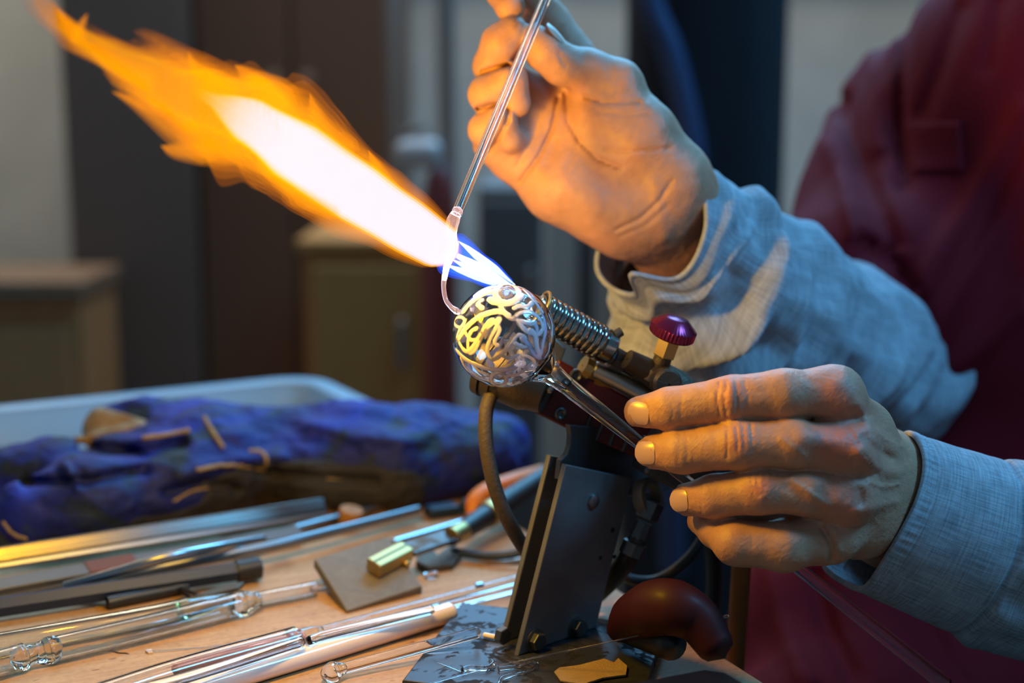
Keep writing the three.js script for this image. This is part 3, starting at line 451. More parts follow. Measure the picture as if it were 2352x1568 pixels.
  part('strut', plate([at(1268, 770, 0.656), at(1300, 800, 0.656), at(1286, 838, 0.656), at(1262, 838, 0.656)], FWD, 0.004, 0.0006), M.darkSteel, t);
  // needle valve with its knob
  const vb = at(1508, 862, 0.645), up = at(1544, 742, 0.638).sub(at(1512, 830, 0.645)).normalize();
  const valve = part('valve_body', merge([turnedOn([[-0.0165, 0.0005], [-0.0165, 0.0046], [-0.006, 0.0056], [0.002, 0.0072], [0.012, 0.0078], [0.020, 0.006], [0.020, 0.0005]], vb, AXIS, 24), turnedOn([[-0.001, 0.0085], [0.004, 0.0075], [0.0065, 0.0042], [0.010, 0.0040], [0.010, 0.0005]], vb, up, 24)]), M.bronze, t);
  part('boss', turnedOn([[0, 0.0072], [0.0035, 0.007], [0.005, 0.0058], [0.0055, 0.0005]], at(1526, 878, 0.639), SIDE, 24), M.bronze, valve);
  part('nut', hexProfile(vb.clone().addScaledVector(up, 0.0102), up, 0.0055, 0.0105), M.brass, valve, 'brass hexagon nut');
  const kp = vb.clone().addScaledVector(up, 0.0195);
  const fl36 = [[0, 0.0002], [0, 0.0068], [0.0006, 0.0098], [0.0012, 0.0103, 1], [0.0052, 0.0105, 1], [0.0058, 0.0100], [0.0092, 0.0056], [0.0098, 0.0038], [0.0100, 0.0002]];
  part('knob', turnedOn(fl36, kp, up, 120, 40, 0.022), M.purpleAnodized, valve, 'purple anodized knob with a fluted rim');
  // hoses and their fittings
  part('gas_hose', sweep([at(1128, 905, 0.645), at(1116, 950, 0.643), at(1118, 1030, 0.642), at(1137, 1120, 0.644), at(1172, 1205, 0.65), at(1222, 1285, 0.663), at(1270, 1350, 0.674)], px2m(17, 0.645), { seg: 16 }), M.brownHose, t, 'brown rubber hose looping from the burner head into the bracket');
  const ringC = at(1478, 1142, 0.668), rN = turned(0.75, 0.15, 0.65).normalize();
  part('ring_fitting', turnedOn([[0, 0.0058], [0, 0.0088], [0.004, 0.0092], [0.0055, 0.0088], [0.0055, 0.0058], [0, 0.0058]], ringC, rN, 28), M.tileClay, t);
  const hn = at(1440, 1290, 0.667).sub(at(1510, 1130, 0.667)).normalize();
  part('hose_nut', merge([hexProfile(at(1502, 1150, 0.664), hn, 0.0056, 0.009), turnedOn([[0, 0.0005], [0, 0.0044], [0.010, 0.0046], [0.011, 0.0058], [0.017, 0.0058], [0.017, 0.0005]], at(1480, 1198, 0.664), hn, 8)]), M.darkSteel, t);
  part('oxygen_hose', sweep([at(1462, 1240, 0.664), at(1436, 1290, 0.668), at(1404, 1330, 0.678), at(1372, 1362, 0.690)], 0.0047, { seg: 14 }), M.rubber, t);
  part('oxygen_hose', sweep([at(1420, 1305, 0.70), at(1450, 1330, 0.70), at(1505, 1332, 0.70), at(1560, 1300, 0.70), at(1606, 1248, 0.70), at(1640, 1160, 0.70), at(1620, 1090, 0.69)], 0.0026, { seg: 12 }), M.rubber, t, 'thin black hose in a loop behind the fingers');
  part('gas_hose', sweep([at(1560, 1070, 0.655), at(1600, 1140, 0.67), at(1634, 1240, 0.69), at(1642, 1330, 0.705), at(1630, 1420, 0.72), at(1600, 1470, 0.73), V(0.055, 0.66, -0.15), V(0, 0.6, -0.15)], 0.0042, { seg: 14 }), M.rubber, t);
  part('tail_block', block(at(1560, 1050, 0.652), AXIS, RISE, SIDE, 0.032, 0.028, 0.018, 0.002), M.darkSteel, t);
}

// ---------------------------------------------------------------- the flame
const glow = (r, g, b, opacity) => new THREE.MeshBasicMaterial({ color: lin(r, g, b), transparent: opacity < 1, opacity, side: THREE.DoubleSide, depthWrite: opacity >= 1, vertexColors: true });
{
  const t = thing('torch_flame', 'long bright orange flame with a white core blown from the bench torch', 'flame', at(700, 360, 0.556));
  const axis = new THREE.CatmullRomCurve3([[1192, 666, 0.633], [1110, 622, 0.623], [1030, 578, 0.6115], [915, 505, 0.592], [800, 430, 0.572], [690, 355, 0.554], [590, 285, 0.538], [480, 225, 0.522], [370, 178, 0.508], [270, 130, 0.496], [190, 85, 0.488], [140, 35, 0.484]].map((a) => at(...a)), false, 'catmullrom', 0.5);
  const N = 150, S = 56, fr = framesOf(axis.getPoints(N), turned(0, 0, 1)), ps = axis.getPoints(N);
  // radius (pixels) along the flame for the sheath and the core; stations as on the axis
  const pick = (list, s) => { const x = clamp(s) * (list.length - 1), k = Math.min(Math.floor(x), list.length - 2), f = x - k; return lerp(list[k], list[k + 1], f * f * (3 - 2 * f)); };
  const SHEATH = [5, 20, 50, 74, 94, 106, 108, 92, 60, 32, 17, 4];
  function shell(grow, lobes, seed, s0, s1, rad, color, alpha) {
    const cols = [], i0 = Math.round(s0 * N), i1 = Math.round(s1 * N), n = i1 - i0;
    const g = gridGeometry(n, S, (i, j) => {
      const k = i0 + i, s = k / N, a = j / S * Math.PI * 2, c = Math.cos(a), d = Math.sin(a), e = clamp(i / n), open = Math.min(1, Math.sqrt(Math.min(e * 14, (1 - e) * 9)));
      const w = smooth(0.2, 0.55, s), big = fbm(s * 7.5 - seed, c * 0.9 + seed, d * 0.9, 3), fine = noise(s * 26 + seed, c * 1.9, d * 1.9), spike = Math.max(0, noise(s * 13 + seed * 3, c * 1.4, d * 1.4 + seed) - 0.12);
      const r = px2m(rad(s), depthOf(ps[k])) * (grow + w * lobes * (1.15 * big + 0.14 * fine + 0.9 * spike)) * open;
      const lag = w * lobes * spike * 0.05;
      cols.push(...color(s, c, d), alpha(s, e, c, d));
      return [ps[k].clone().addScaledVector(fr[k][0], lag).addScaledVector(fr[k][1], c * Math.max(r, 0.0001)).addScaledVector(fr[k][2], d * Math.max(r, 0.0001)), 0, 0];
    }, false, true);
    g.setAttribute('color', new THREE.Float32BufferAttribute(cols, 4));
    return g;
  }
  const mesh = (name, g, a, label) => part(name, g, glow(1, 1, 1, a), t, label);
  // orange sheath: nested thin veils that let the light behind them through
  for (let k = 0; k < 9; k++) { const q = k / 8; mesh('orange_veil', shell(lerp(1.16, 0.62, q), lerp(0.74, 0.42, q), lerp(3.0, 3.5, q), 0.155, 1, (s) => pick(SHEATH, s), (s) => { const e = lerp(2.6, 1.1, smooth(0.5, 1, s)) * lerp(0.55, 1.15, q); return [e, e * lerp(0.24, 0.40, q), 0.004]; }, (s) => smooth(0.15, 0.2, s)), 0.048, k ? undefined : 'orange sheath with ragged tongues'); }
  // white core and its yellow border
  const CORE = [4, 22, 43, 52, 59, 58, 43, 14, 0, 0, 0, 0];
  mesh('yellow_border', shell(1.26, 0.14, 7.2, 0.165, 0.68, (s) => pick(CORE, s), () => [2.2, 1.1, 0.02], (s) => smooth(0.16, 0.2, s) * (1 - smooth(0.58, 0.68, s))), 0.14);
  mesh('white_core', shell(1.17, 0.11, 7.24, 0.165, 0.665, (s) => pick(CORE, s), () => [1.4, 1.3, 1.5], (s) => smooth(0.16, 0.19, s) * (1 - smooth(0.52, 0.66, s))), 0.2);
  mesh('white_core', shell(1.07, 0.09, 7.28, 0.165, 0.65, (s) => pick(CORE, s), () => [0.9, 1.0, 1.8], (s) => 1 - smooth(0.48, 0.645, s)), 0.45);
  mesh('white_core', shell(0.95, 0.07, 7.32, 0.165, 0.635, (s) => pick(CORE, s), () => [0.8, 1.0, 1.95], (s) => 1 - smooth(0.44, 0.62, s)), 0.8, 'white hot core');
  // blue cone at the nozzle with bright streaks
  const BLUE = [9, 32, 50, 50];
  for (const [gr, op, c] of [[1.06, 0.12, [0.06, 0.30, 3.2]], [0.94, 0.12, [0.06, 0.45, 3.0]], [0.80, 0.12, [0.1, 0.7, 2.6]]])
    mesh('blue_cone', shell(gr, 0, 1, 0.01, 0.19, (s) => pick(BLUE, s / 0.19 * 0.7), () => c, (s, e) => 1 - 0.4 * e), op, 'blue cone at the nozzle');
  for (let k = 0; k < 5; k++) {
    const w = k / 5 * Math.PI * 2 + 0.4, a = ps[0], pts = [], rr = [];
    for (let i = 0; i <= 6; i++) { const s = lerp(0.012, 0.168 + (k % 3) * 0.008, i / 6), q = Math.round(s * N), r = px2m(pick(BLUE, s / 0.19 * 0.7) * (0.30 + 0.34 * (k % 2)), 0.63); pts.push(ps[q].clone().addScaledVector(fr[q][1], Math.cos(w) * r).addScaledVector(fr[q][2], Math.sin(w) * r)); rr.push(px2m([1, 4, 7, 9, 9, 6, 1][i], 0.63)); }
    const g = sweep(pts, rr, { seg: 10 }), c = []; for (let i = 0; i < g.attributes.position.count; i++) c.push(1.5, 1.6, 1.7, 1);
    g.setAttribute('color', new THREE.Float32BufferAttribute(c, 4)); mesh('bright_streak', g, 0.6);
  }
  // loose tongues
  const tongues = [
    [[[905, 455, 0.5884], [880, 415, 0.5844], [860, 372, 0.5812], [846, 345, 0.5790]], [22, 18, 9, 0.5]],
    [[[790, 345, 0.5700], [745, 300, 0.5628], [722, 250, 0.5591], [712, 215, 0.5575]], [30, 24, 12, 0.5]],
    [[[640, 235, 0.5460], [590, 195, 0.5380], [560, 165, 0.5342], [540, 150, 0.5316]], [32, 26, 12, 0.5]],
    [[[520, 215, 0.5290], [470, 175, 0.5226], [445, 150, 0.5194], [432, 120, 0.5178]], [30, 22, 10, 0.5]],
    [[[470, 330, 0.5226], [410, 300, 0.5150], [330, 245, 0.5047], [258, 210, 0.4955]], [34, 28, 16, 0.5]],
    [[[520, 350, 0.5290], [460, 350, 0.5214], [400, 345, 0.5137], [370, 335, 0.5098]], [24, 22, 14, 0.5]],
    [[[760, 480, 0.5652], [690, 450, 0.5540], [640, 420, 0.5460], [600, 395, 0.5396]], [20, 18, 12, 0.5]],
    [[[330, 185, 0.5047], [270, 150, 0.4970], [225, 115, 0.4913], [200, 95, 0.4881]], [26, 20, 14, 1]],
    [[[205, 105, 0.4887], [180, 85, 0.4855], [155, 55, 0.4823], [130, 22, 0.4791]], [3, 15, 12, 0.5]],
    [[[172, 88, 0.4845], [180, 70, 0.4855], [190, 52, 0.4868], [200, 32, 0.4881]], [8, 10, 6, 0.5]],
  ];
  for (const [p, r] of tongues) for (const [grow, op] of [[1.35, 0.07], [0.95, 0.09], [0.6, 0.09]]) {
    const g = sweep(p.map((a) => at(...a)), r.map((x) => px2m(x * grow, 0.535)), { seg: 14, n: 26 }), c = []; for (let i = 0; i < g.attributes.position.count; i++) c.push(1.7, 0.5, 0.004, 1);
    g.setAttribute('color', new THREE.Float32BufferAttribute(c, 4)); mesh('flame_tongue', g, op);
  }
  for (const [x, y, d, k, white] of FLAME_LIGHTS) { const l = new THREE.PointLight(WARM.clone().lerp(lin(1, 0.88, 0.92), white), k); l.position.copy(at(x, y, d)); l.shadow.radius = 0.6; l.castShadow = true; l.name = 'flame'; scene.add(l); }
  { const l = new THREE.PointLight(lin(1, 0.86, 0.95), 0.0045); l.position.copy(at(1060, 597, 0.616)); l.shadow.radius = 0.3; l.castShadow = true; l.name = 'flame'; scene.add(l); }
}
// ---------------------------------------------------------------- the glass ball on its rod, held in the near hand
const BALL = at(1157, 771, 0.60), RB = px2m(119, 0.60);
const hollow = (pts, r, wall, o = {}) => merge([sweep(pts, r, { ...o, ends: 'open' }), flip(sweep(pts, r - wall, { ...o, ends: 'open' })), ...[0, 1].map((e) => { const c = pts.length < 3 ? new THREE.LineCurve3(pts[0], pts[pts.length - 1]) : new THREE.CatmullRomCurve3(pts, false, 'catmullrom', 0.5), p = c.getPoint(e), d = c.getTangent(e).multiplyScalar(e ? 1 : -1); return turnedOn([[0, r - wall], [wall * 0.4, r - wall / 2], [0, r]], p, d, o.seg ?? 12); })]);
{
  const t = thing('glass_ornament', 'clear hollow glass ball with milky swirls on a clear rod held in the near hand', 'glass ornament', BALL);
  const ROD1 = at(2172, 1572, 0.648), dir = ROD1.clone().sub(BALL).normalize(), REACH = ROD1.distanceTo(BALL);
  // ball, waist and rod turned on one line that bends gently into the rod
  const up = turned(0, 1, 0); up.addScaledVector(dir, -up.dot(dir)).normalize(); const side = dir.clone().cross(up), prof = [];
  for (let k = 0; k <= 40; k++) { const a = Math.PI * (1 - k / 40 * 0.86); prof.push([Math.cos(a) * RB, Math.sin(a) * RB]); }
  const skin = (list, seg, f) => gridGeometry(list.length - 1, seg, (i, j) => { const [x, r] = list[i], w = j / seg * Math.PI * 2, q = f ? f(x, w) : 1; return [BALL.clone().addScaledVector(dir, x).addScaledVector(up, Math.cos(w) * r * q).addScaledVector(side, Math.sin(w) * r * q), w, x]; }, false, true);
  const last = prof[prof.length - 1], wave = (x, w) => 1 + 0.012 * noise(x * 160, Math.cos(w) * 2, Math.sin(w) * 2);
  const outer = [...prof, [RB * 1.02, RB * 0.34], [RB * 1.14, RB * 0.255], [RB * 1.34, RB * 0.205], [RB * 1.6, RB * 0.18]];
  const inner = []; for (let k = 0; k <= 36; k++) { const a = Math.PI * (1 - k / 36 * 0.84); inner.push([Math.cos(a) * (RB - 0.0016), Math.sin(a) * (RB - 0.0016)]); } inner.push([RB * 0.93, RB * 0.22], [RB * 1.08, RB * 0.1], [RB * 1.14, 0.00002]);
  part('bulb', merge([skin(outer, 64, wave), flip(skin(inner, 64, (x, w) => 1 + 0.02 * noise(x * 120 + 9, Math.cos(w) * 2.2, Math.sin(w) * 2.2)))]), M.glass, t, 'clear hollow bulb drawn out into a neck');
  const stem = [[RB * 1.6, RB * 0.18]]; for (let k = 1; k <= 40; k++) { const q = k / 40, x = lerp(RB * 1.6, REACH, q); stem.push([x, lerp(RB * 0.18, 0.0025, smooth(0, 0.28, q)) * (1 + 0.4 * smooth(0.45, 0.9, q)) * (1 + 0.015 * noise(x * 60, 1, 2))]); } stem.push([REACH + 0.001, 0.0018], [REACH + 0.0013, 0.00002]);
  part('rod', skin(stem, 32), M.glass, t, 'clear glass rod tapering from the ball');
  // milky trails laid on the ball: points as offsets on its face, in units of the radius (x right, y up)
  const onBall = (x, y, back = 1, lift = 1.0) => { const l = Math.hypot(x, y), m = l > 0.995 ? 0.995 / l : 1; x *= m; y *= m; return BALL.clone().add(turned(x * RB * lift, y * RB * lift, back * Math.sqrt(Math.max(0, 1 - x * x - y * y)) * RB * lift)); };
  const px = (X, Y) => [(X - 630) / 432, (610 - Y) / 428];
  function trail(list, w, mat = M.trail, back = 1, closed = false) {
    const raw = list.map(([x, y]) => new THREE.Vector3(x, y, 0)), c = new THREE.CatmullRomCurve3(raw, closed, 'catmullrom', 0.5), n = list.length * 9, pts = [];
    for (let i = 0; i <= n; i++) { const p = c.getPoint(i / n); pts.push(onBall(p.x, p.y, back, 0.994)); }
    const g = gridGeometry(n, 10, (i, j) => {
      const p = pts[i], tan = pts[Math.min(i + 1, n)].clone().sub(pts[Math.max(i - 1, 0)]).normalize(), out = p.clone().sub(BALL).normalize(), b = tan.clone().cross(out).normalize(), a = j / 10 * Math.PI * 2, wob = 1 + 0.22 * noise(i * 0.31, w * 40, back * 3), taper = closed ? 1 : Math.min(1, Math.sqrt(Math.min(i, n - i) / 3 + 0.02));
      return [p.clone().addScaledVector(b, Math.cos(a) * w * RB * 0.86 * wob * taper).addScaledVector(out, Math.sin(a) * w * RB * 0.17 * taper), 0, 0];
    }, false, true);
    part('milky_trail', flip(g), mat, t);
  }
  const P = (...a) => a.map((q) => px(...q)), ring = (X, Y, r, n = 10, sq = 0.9) => Array.from({ length: n }, (_, k) => px(X + r * Math.cos(k / n * 6.2832), Y + sq * r * Math.sin(k / n * 6.2832)));
  trail(P([245, 660], [330, 540], [450, 450], [600, 415], [700, 470]), 0.072);
  trail(P([435, 545], [370, 575], [340, 655], [352, 750], [400, 720], [460, 610], [535, 520], [610, 455]), 0.05);
  trail(P([610, 455], [580, 530], [520, 640], [500, 740], [545, 800], [620, 755], [690, 670], [755, 605], [830, 640]), 0.05);
  trail(P([255, 640], [300, 720], [345, 735], [390, 690], [450, 590], [505, 510], [560, 470]), 0.06);
  trail(ring(660, 262, 98, 12, 0.82), 0.075, M.trail, 1, true);
  trail(P([500, 300], [570, 340], [680, 345], [760, 300], [790, 260]), 0.09);
  trail(P([590, 350], [640, 420], [700, 475], [760, 430], [850, 420], [930, 480], [950, 560], [890, 605], [820, 575], [760, 520], [715, 470]), 0.055);
  trail(P([225, 715], [300, 790], [400, 845], [520, 880], [640, 885], [745, 868]), 0.065, M.trailViolet);
  trail(ring(590, 965, 62), 0.05, M.trail, 1, true);
  trail(ring(268, 498, 46), 0.045, M.trail, 1, true);
  trail(P([280, 430], [370, 330], [490, 262], [585, 235]), 0.10);
  trail(P([1000, 420], [1032, 520], [1030, 640]), 0.045);
  trail(P([950, 430], [975, 560], [950, 690], [940, 775]), 0.05, M.trailViolet);
  trail(P([820, 560], [880, 600], [900, 700], [935, 790]), 0.075);
  trail(P([760, 610], [830, 680], [880, 760], [940, 800]), 0.06, M.trailViolet);
  trail(P([640, 640], [700, 560], [735, 480]), 0.05, M.trailDark);
  trail(P([720, 480], [790, 500], [860, 510], [900, 490]), 0.06);
  trail(P([700, 660], [780, 700], [840, 700]), 0.05);
  trail(P([330, 900], [400, 960], [500, 1000]), 0.04, M.trailViolet);
  trail(P([680, 1010], [760, 1000], [830, 960]), 0.05);
  trail(ring(745, 990, 34), 0.03, M.trail, 1, true);
  trail(P([270, 780], [300, 860], [350, 920]), 0.045);
  trail(P([790, 220], [860, 300], [930, 390], [960, 430]), 0.06);
  trail(P([420, 480], [500, 560], [480, 640]), 0.03, M.trailViolet);
  trail(ring(655, 262, 48, 10, 0.8), 0.06, M.trailDark, 1, true);
  trail(P([300, 560], [360, 640], [420, 640]), 0.05); trail(P([555, 500], [600, 560], [560, 660], [600, 700]), 0.045); trail(P([880, 330], [820, 380], [760, 370], [700, 400]), 0.06); trail(P([470, 400], [420, 350], [470, 310]), 0.06);
  trail(P([520, 930], [430, 900], [380, 850]), 0.045); trail(P([640, 930], [720, 930], [800, 890], [860, 830]), 0.05); trail(P([330, 470], [270, 560], [240, 640]), 0.055); trail(P([820, 480], [900, 540], [880, 650]), 0.05, M.trailViolet); trail(P([600, 760], [680, 790], [760, 760]), 0.04); trail(P([450, 250], [530, 215], [600, 200]), 0.07); trail(P([740, 180], [830, 240], [900, 320]), 0.045, M.trailViolet); trail(P([1015, 660], [1000, 740], [960, 800]), 0.04);
  const rnd = seeded(5);
  for (let k = 0; k < 13; k++) { const a = rnd() * 6.28, r = Math.sqrt(rnd()) * 0.82, x = Math.cos(a) * r, y = Math.sin(a) * r, l = [[x, y]]; let w = rnd() * 6.28; for (let i = 0; i < 4; i++) { w += (rnd() - 0.5) * 2.2; const q = l[l.length - 1]; l.push([q[0] + Math.cos(w) * 0.2, q[1] + Math.sin(w) * 0.2]); } trail(l, 0.04 + rnd() * 0.03, k % 3 ? M.trail : M.trailViolet, -1); }
}
// the clear rod in the far hand, its end drawn out through the flame to the ball
{
  const t = thing('glass_rod', 'clear glass rod held upright in the raised hand, its molten end drawn through the flame', 'glass rod', at(1040, 520, 0.605));
  const a = at(1330, -190, 0.691), b = at(1048, 492, 0.607), r = px2m(13, 0.61);
  part('rod', hollow([a, b], r, r * 0.52, { seg: 28, n: 20 }), M.glass, t);
  part('softened_end', sweep([at(1051, 484, 0.607), at(1041, 506, 0.6065), at(1036, 530, 0.606), at(1040, 552, 0.606), at(1044, 568, 0.606)], [0.0020, 0.0029, 0.0027, 0.0020, 0.0015].map((x) => x), { seg: 18, n: 30 }), phys({ color: lin(1, 0.96, 0.95), roughness: 0.02, transmission: 1, thickness: 0.01, ior: 1.47, emissive: lin(1, 0.5, 0.38), emissiveIntensity: 0.28 }), t, 'softened end glowing faintly pink');
  const hot = std({ color: lin(0.9, 0.6, 0.5), emissive: lin(1, 0.9, 0.84), emissiveIntensity: 1.3, roughness: 0.3 });
  part('glowing_thread', sweep([at(1045, 560, 0.606), at(1036, 586, 0.6055), at(1026, 612, 0.605), at(1021, 640, 0.6045)], [0.0017, 0.0017, 0.0014, 0.0011], { seg: 14, n: 24 }), hot, t, 'white hot thread inside the flame');
  part('thread', sweep([at(1021, 632, 0.6045), at(1019, 660, 0.604), at(1024, 688, 0.603), at(1036, 705, 0.602), at(1048, 714, 0.601)], [0.00115, 0.0010, 0.0010, 0.0011, 0.0015], { seg: 14, n: 30 }), phys({ color: lin(1, 0.96, 0.95), roughness: 0.02, transmission: 1, thickness: 0.01, ior: 1.47, emissive: lin(1, 0.5, 0.4), emissiveIntensity: 0.22 }), t, 'thin clear thread joining the ball');
}
// ---------------------------------------------------------------- the glassworker
const A3 = (l) => l.map((a) => at(a[0], a[1], a[2]));
const mm = (l) => l.map((x) => x / 1000);
// relief on a body: creases and swellings surveyed on its visible side ({p: points, w: half width in pixels, h: height in metres})
function relief(list) {
  const seg = [];
  for (const { p, w, h } of list) for (let i = 0; i < p.length - 1; i++) seg.push([p[i][0], p[i][1], p[i + 1][0] - p[i][0], p[i + 1][1] - p[i][1], w, h]);
  if (!seg.length) return () => 0;
  const groups = new Map(); list.forEach((l, k) => { let n = 0; for (let i = 0; i < list.indexOf(l); i++) n += list[i].p.length - 1; groups.set(k, [n, n + l.p.length - 1, l.w, l.h]); });
  const gs = [...groups.values()].map(([a, b, w, h]) => { let x0 = 1e9, y0 = 1e9, x1 = -1e9, y1 = -1e9; for (let i = a; i < b; i++) { const s = seg[i]; x0 = Math.min(x0, s[0], s[0] + s[2]); x1 = Math.max(x1, s[0], s[0] + s[2]); y0 = Math.min(y0, s[1], s[1] + s[3]); y1 = Math.max(y1, s[1], s[1] + s[3]); } return [a, b, w, h, x0 - 3 * w, x1 + 3 * w, y0 - 3 * w, y1 + 3 * w]; });
  return (X, Y) => {
    let s = 0;
    for (const [a, b, w, h, x0, x1, y0, y1] of gs) {
      if (X < x0 || X > x1 || Y < y0 || Y > y1) continue;
      let d2 = 1e9;
      for (let i = a; i < b; i++) { const [ax, ay, dx, dy] = seg[i], t = clamp(((X - ax) * dx + (Y - ay) * dy) / (dx * dx + dy * dy + 1e-9)), ex = X - ax - dx * t, ey = Y - ay - dy * t; d2 = Math.min(d2, ex * ex + ey * ey); }
      s += h * Math.exp(-d2 / (w * w));
    }
    return s;
  };
}
const surveyed = (x, y, z) => { const d = (y - EYE.y) * FWD.y + (z - EYE.z) * FWD.z, u = x / d, v = ((y - EYE.y) * UPV.y + (z - EYE.z) * UPV.z) / d; return [W / 2 + u * FOCAL, H / 2 - v * FOCAL, d]; };
function handField({ palm, palmK, digits, join, marks, grain = 0.00012, front = true }) {
  const D = digits.map(([p, r, k]) => chain(A3(p), mm(r), k ?? 0.003)), P = palm.map(([p, r]) => chain(A3(p), mm(r), 0.008)), mark = relief(marks);
  return (x, y, z) => {
    let b = P[0](x, y, z); for (let i = 1; i < P.length; i++) b = smin(b, P[i](x, y, z), palmK);
    let d = b; for (const f of D) { const q = f(x, y, z); d = Math.min(smin(d, q, 0.0014), smin(b, q, join)); }
    if (d > -0.003 && d < 0.003) { const [X, Y] = surveyed(x, y, z); d -= mark(X, Y) + grain * noise(x * 700, y * 700, z * 700) + 0.00025 * noise(x * 190, y * 190, z * 190); }
    return d;
  };
}
const zl = (l) => l.map(([X, Y]) => [1380 + X / 3.015, 820 + Y / 3.015]), zr = (l) => l.map(([X, Y]) => [1000 + X / 2.306, Y / 2.306]);
// near hand: back of the hand towards the viewer, fingertips on the rod
const nearHand = handField({
  palmK: 0.012, join: 0.009,
  palm: [
    [[[1917, 908, 0.590], [1985, 985, 0.612], [2050, 1095, 0.636]], [10.2, 10.5, 13]],
    [[[1948, 1028, 0.586], [2000, 1075, 0.610], [2060, 1130, 0.634]], [10.2, 10.2, 15]],
    [[[1945, 1135, 0.589], [2000, 1150, 0.612], [2060, 1165, 0.634]], [9.8, 10, 16]],
    [[[1905, 1228, 0.596], [1975, 1215, 0.615], [2050, 1205, 0.636]], [9.6, 11, 15]],
    [[[1960, 1030, 0.612], [1965, 1180, 0.616]], [10, 10]],
    [[[1700, 1165, 0.603], [1890, 1172, 0.606]], [6.8, 9.5]],
    [[[1730, 1165, 0.620], [1900, 1165, 0.624]], [8.5, 12]],  // this mass and the one above are added to keep back light out
    [[[2040, 1090, 0.640], [2120, 1145, 0.640], [2450, 1290, 0.652]], [17, 19, 26]],
    [[[2040, 1215, 0.640], [2120, 1225, 0.638], [2450, 1330, 0.652]], [17, 18, 26]],
    [[[2040, 1075, 0.648], [1960, 1010, 0.652]], [15, 13]],
  ],
  digits: [
    [[[1470, 946, 0.6005], [1540, 938, 0.593], [1678, 916, 0.586], [1800, 905, 0.584], [1917, 905, 0.588]], [6.9, 8.5, 9.3, 10.0, 10.8]],
    [[[1498, 1037, 0.6000], [1568, 1035, 0.592], [1700, 1020, 0.583], [1820, 1018, 0.581], [1948, 1028, 0.585]], [7.2, 9.2, 10.1, 9.9, 10.6]],
    [[[1577, 1147, 0.6010], [1640, 1140, 0.593], [1748, 1125, 0.584], [1850, 1128, 0.584], [1945, 1138, 0.588]], [7.0, 8.8, 9.6, 9.6, 10.2]],
    [[[1612, 1195, 0.616], [1645, 1215, 0.603], [1690, 1247, 0.590], [1800, 1255, 0.588], [1905, 1232, 0.595]], [6.4, 7.6, 9.0, 10.2, 10]],
    [[[1535, 1040, 0.6145], [1610, 1018, 0.626], [1735, 990, 0.642], [1900, 990, 0.652]], [7.8, 9.4, 10.5, 13], 0.006],
  ],
  marks: [
    ...[[[820, 175], [805, 290], [825, 410]], [[872, 165], [858, 290], [872, 425]], [[935, 160], [945, 300], [930, 425]], [[1000, 160], [1015, 290], [1000, 400]]].map((l) => ({ p: zl(l), w: 3.6, h: -0.00045 })),
    { p: Array.from({ length: 9 }, (_, k) => [1463 + 27 * Math.cos((k / 8 - 0.5) * 3.6), 950 + 32 * Math.sin((k / 8 - 0.5) * 3.6)]), w: 3.5, h: -0.0006 },
    { p: Array.from({ length: 9 }, (_, k) => [1478 + 26 * Math.cos((k / 8 - 0.5) * 3.6), 1040 + 33 * Math.sin((k / 8 - 0.5) * 3.6)]), w: 3.5, h: -0.0006 },
    { p: Array.from({ length: 9 }, (_, k) => [1556 + 24 * Math.cos((k / 8 - 0.5) * 3.6), 1150 + 30 * Math.sin((k / 8 - 0.5) * 3.6)]), w: 3.5, h: -0.0006 },
    { p: zl([[905, 190], [900, 400]]), w: 14, h: 0.0006 },
    ...[[[880, 470], [872, 700]], [[938, 490], [950, 640]], [[985, 450], [1000, 640]], [[1040, 450], [1045, 600]]].map((l) => ({ p: zl(l), w: 3.4, h: -0.00042 })),
    ...[[[1040, 790], [1060, 960]], [[1085, 800], [1100, 960]], [[1130, 780], [1140, 900]]].map((l) => ({ p: zl(l), w: 3.2, h: -0.0004 })),
    ...[[[500, 250], [495, 470]], [[560, 240], [560, 460]], [[545, 520], [540, 760]], [[600, 510], [600, 770]], [[700, 850], [700, 1080]]].map((l) => ({ p: zl(l), w: 3, h: -0.00018 })),
    { p: zl([[1420, 560], [1620, 600], [1800, 650]]), w: 26, h: 0.0013 }, { p: zl([[1640, 210], [1750, 300]]), w: 24, h: 0.0009 }, { p: zl([[1640, 1010], [1760, 1070]]), w: 22, h: 0.0012 },
    { p: zl([[1800, 660], [1900, 760], [2050, 800]]), w: 15, h: 0.0010 }, { p: zl([[1790, 330], [1880, 480], [2040, 640]]), w: 14, h: 0.0009 }, { p: zl([[1780, 1060], [1900, 1040], [2040, 1000]]), w: 13, h: 0.0008 },
    { p: zl([[1820, 560], [1880, 620], [2000, 700]]), w: 10, h: -0.0008 }, { p: zl([[1795, 930], [1800, 1010]]), w: 9, h: -0.0013 }, { p: zl([[1500, 690], [1700, 780], [1790, 800]]), w: 22, h: -0.0012 }, { p: zl([[1480, 430], [1640, 470], [1760, 430]]), w: 20, h: -0.0011 },
    { p: zl([[1250, 560], [1310, 620], [1400, 680]]), w: 9, h: 0.0006 }, { p: zl([[1330, 850], [1440, 940], [1580, 1030]]), w: 9, h: 0.0007 }, { p: zl([[1300, 900], [1440, 1010], [1600, 1110]]), w: 12, h: -0.0006 },
    { p: zl([[1530, 1180], [1590, 1280], [1600, 1390]]), w: 8, h: -0.0016 }, { p: zl([[1620, 1200], [1650, 1330]]), w: 8, h: 0.0005 }, { p: zl([[1880, 420], [1960, 560], [2080, 620]]), w: 5, h: 0.0004 }, { p: zl([[1850, 860], [1960, 900], [2060, 880]]), w: 5, h: 0.0005 },
    ...[0, 1, 2, 3, 4, 5].map((k) => ({ p: zl([[1700 + k * 40, 480 + k * 60], [1760 + k * 36, 560 + k * 62]]), w: 4, h: -0.0002 })),
  ],
});
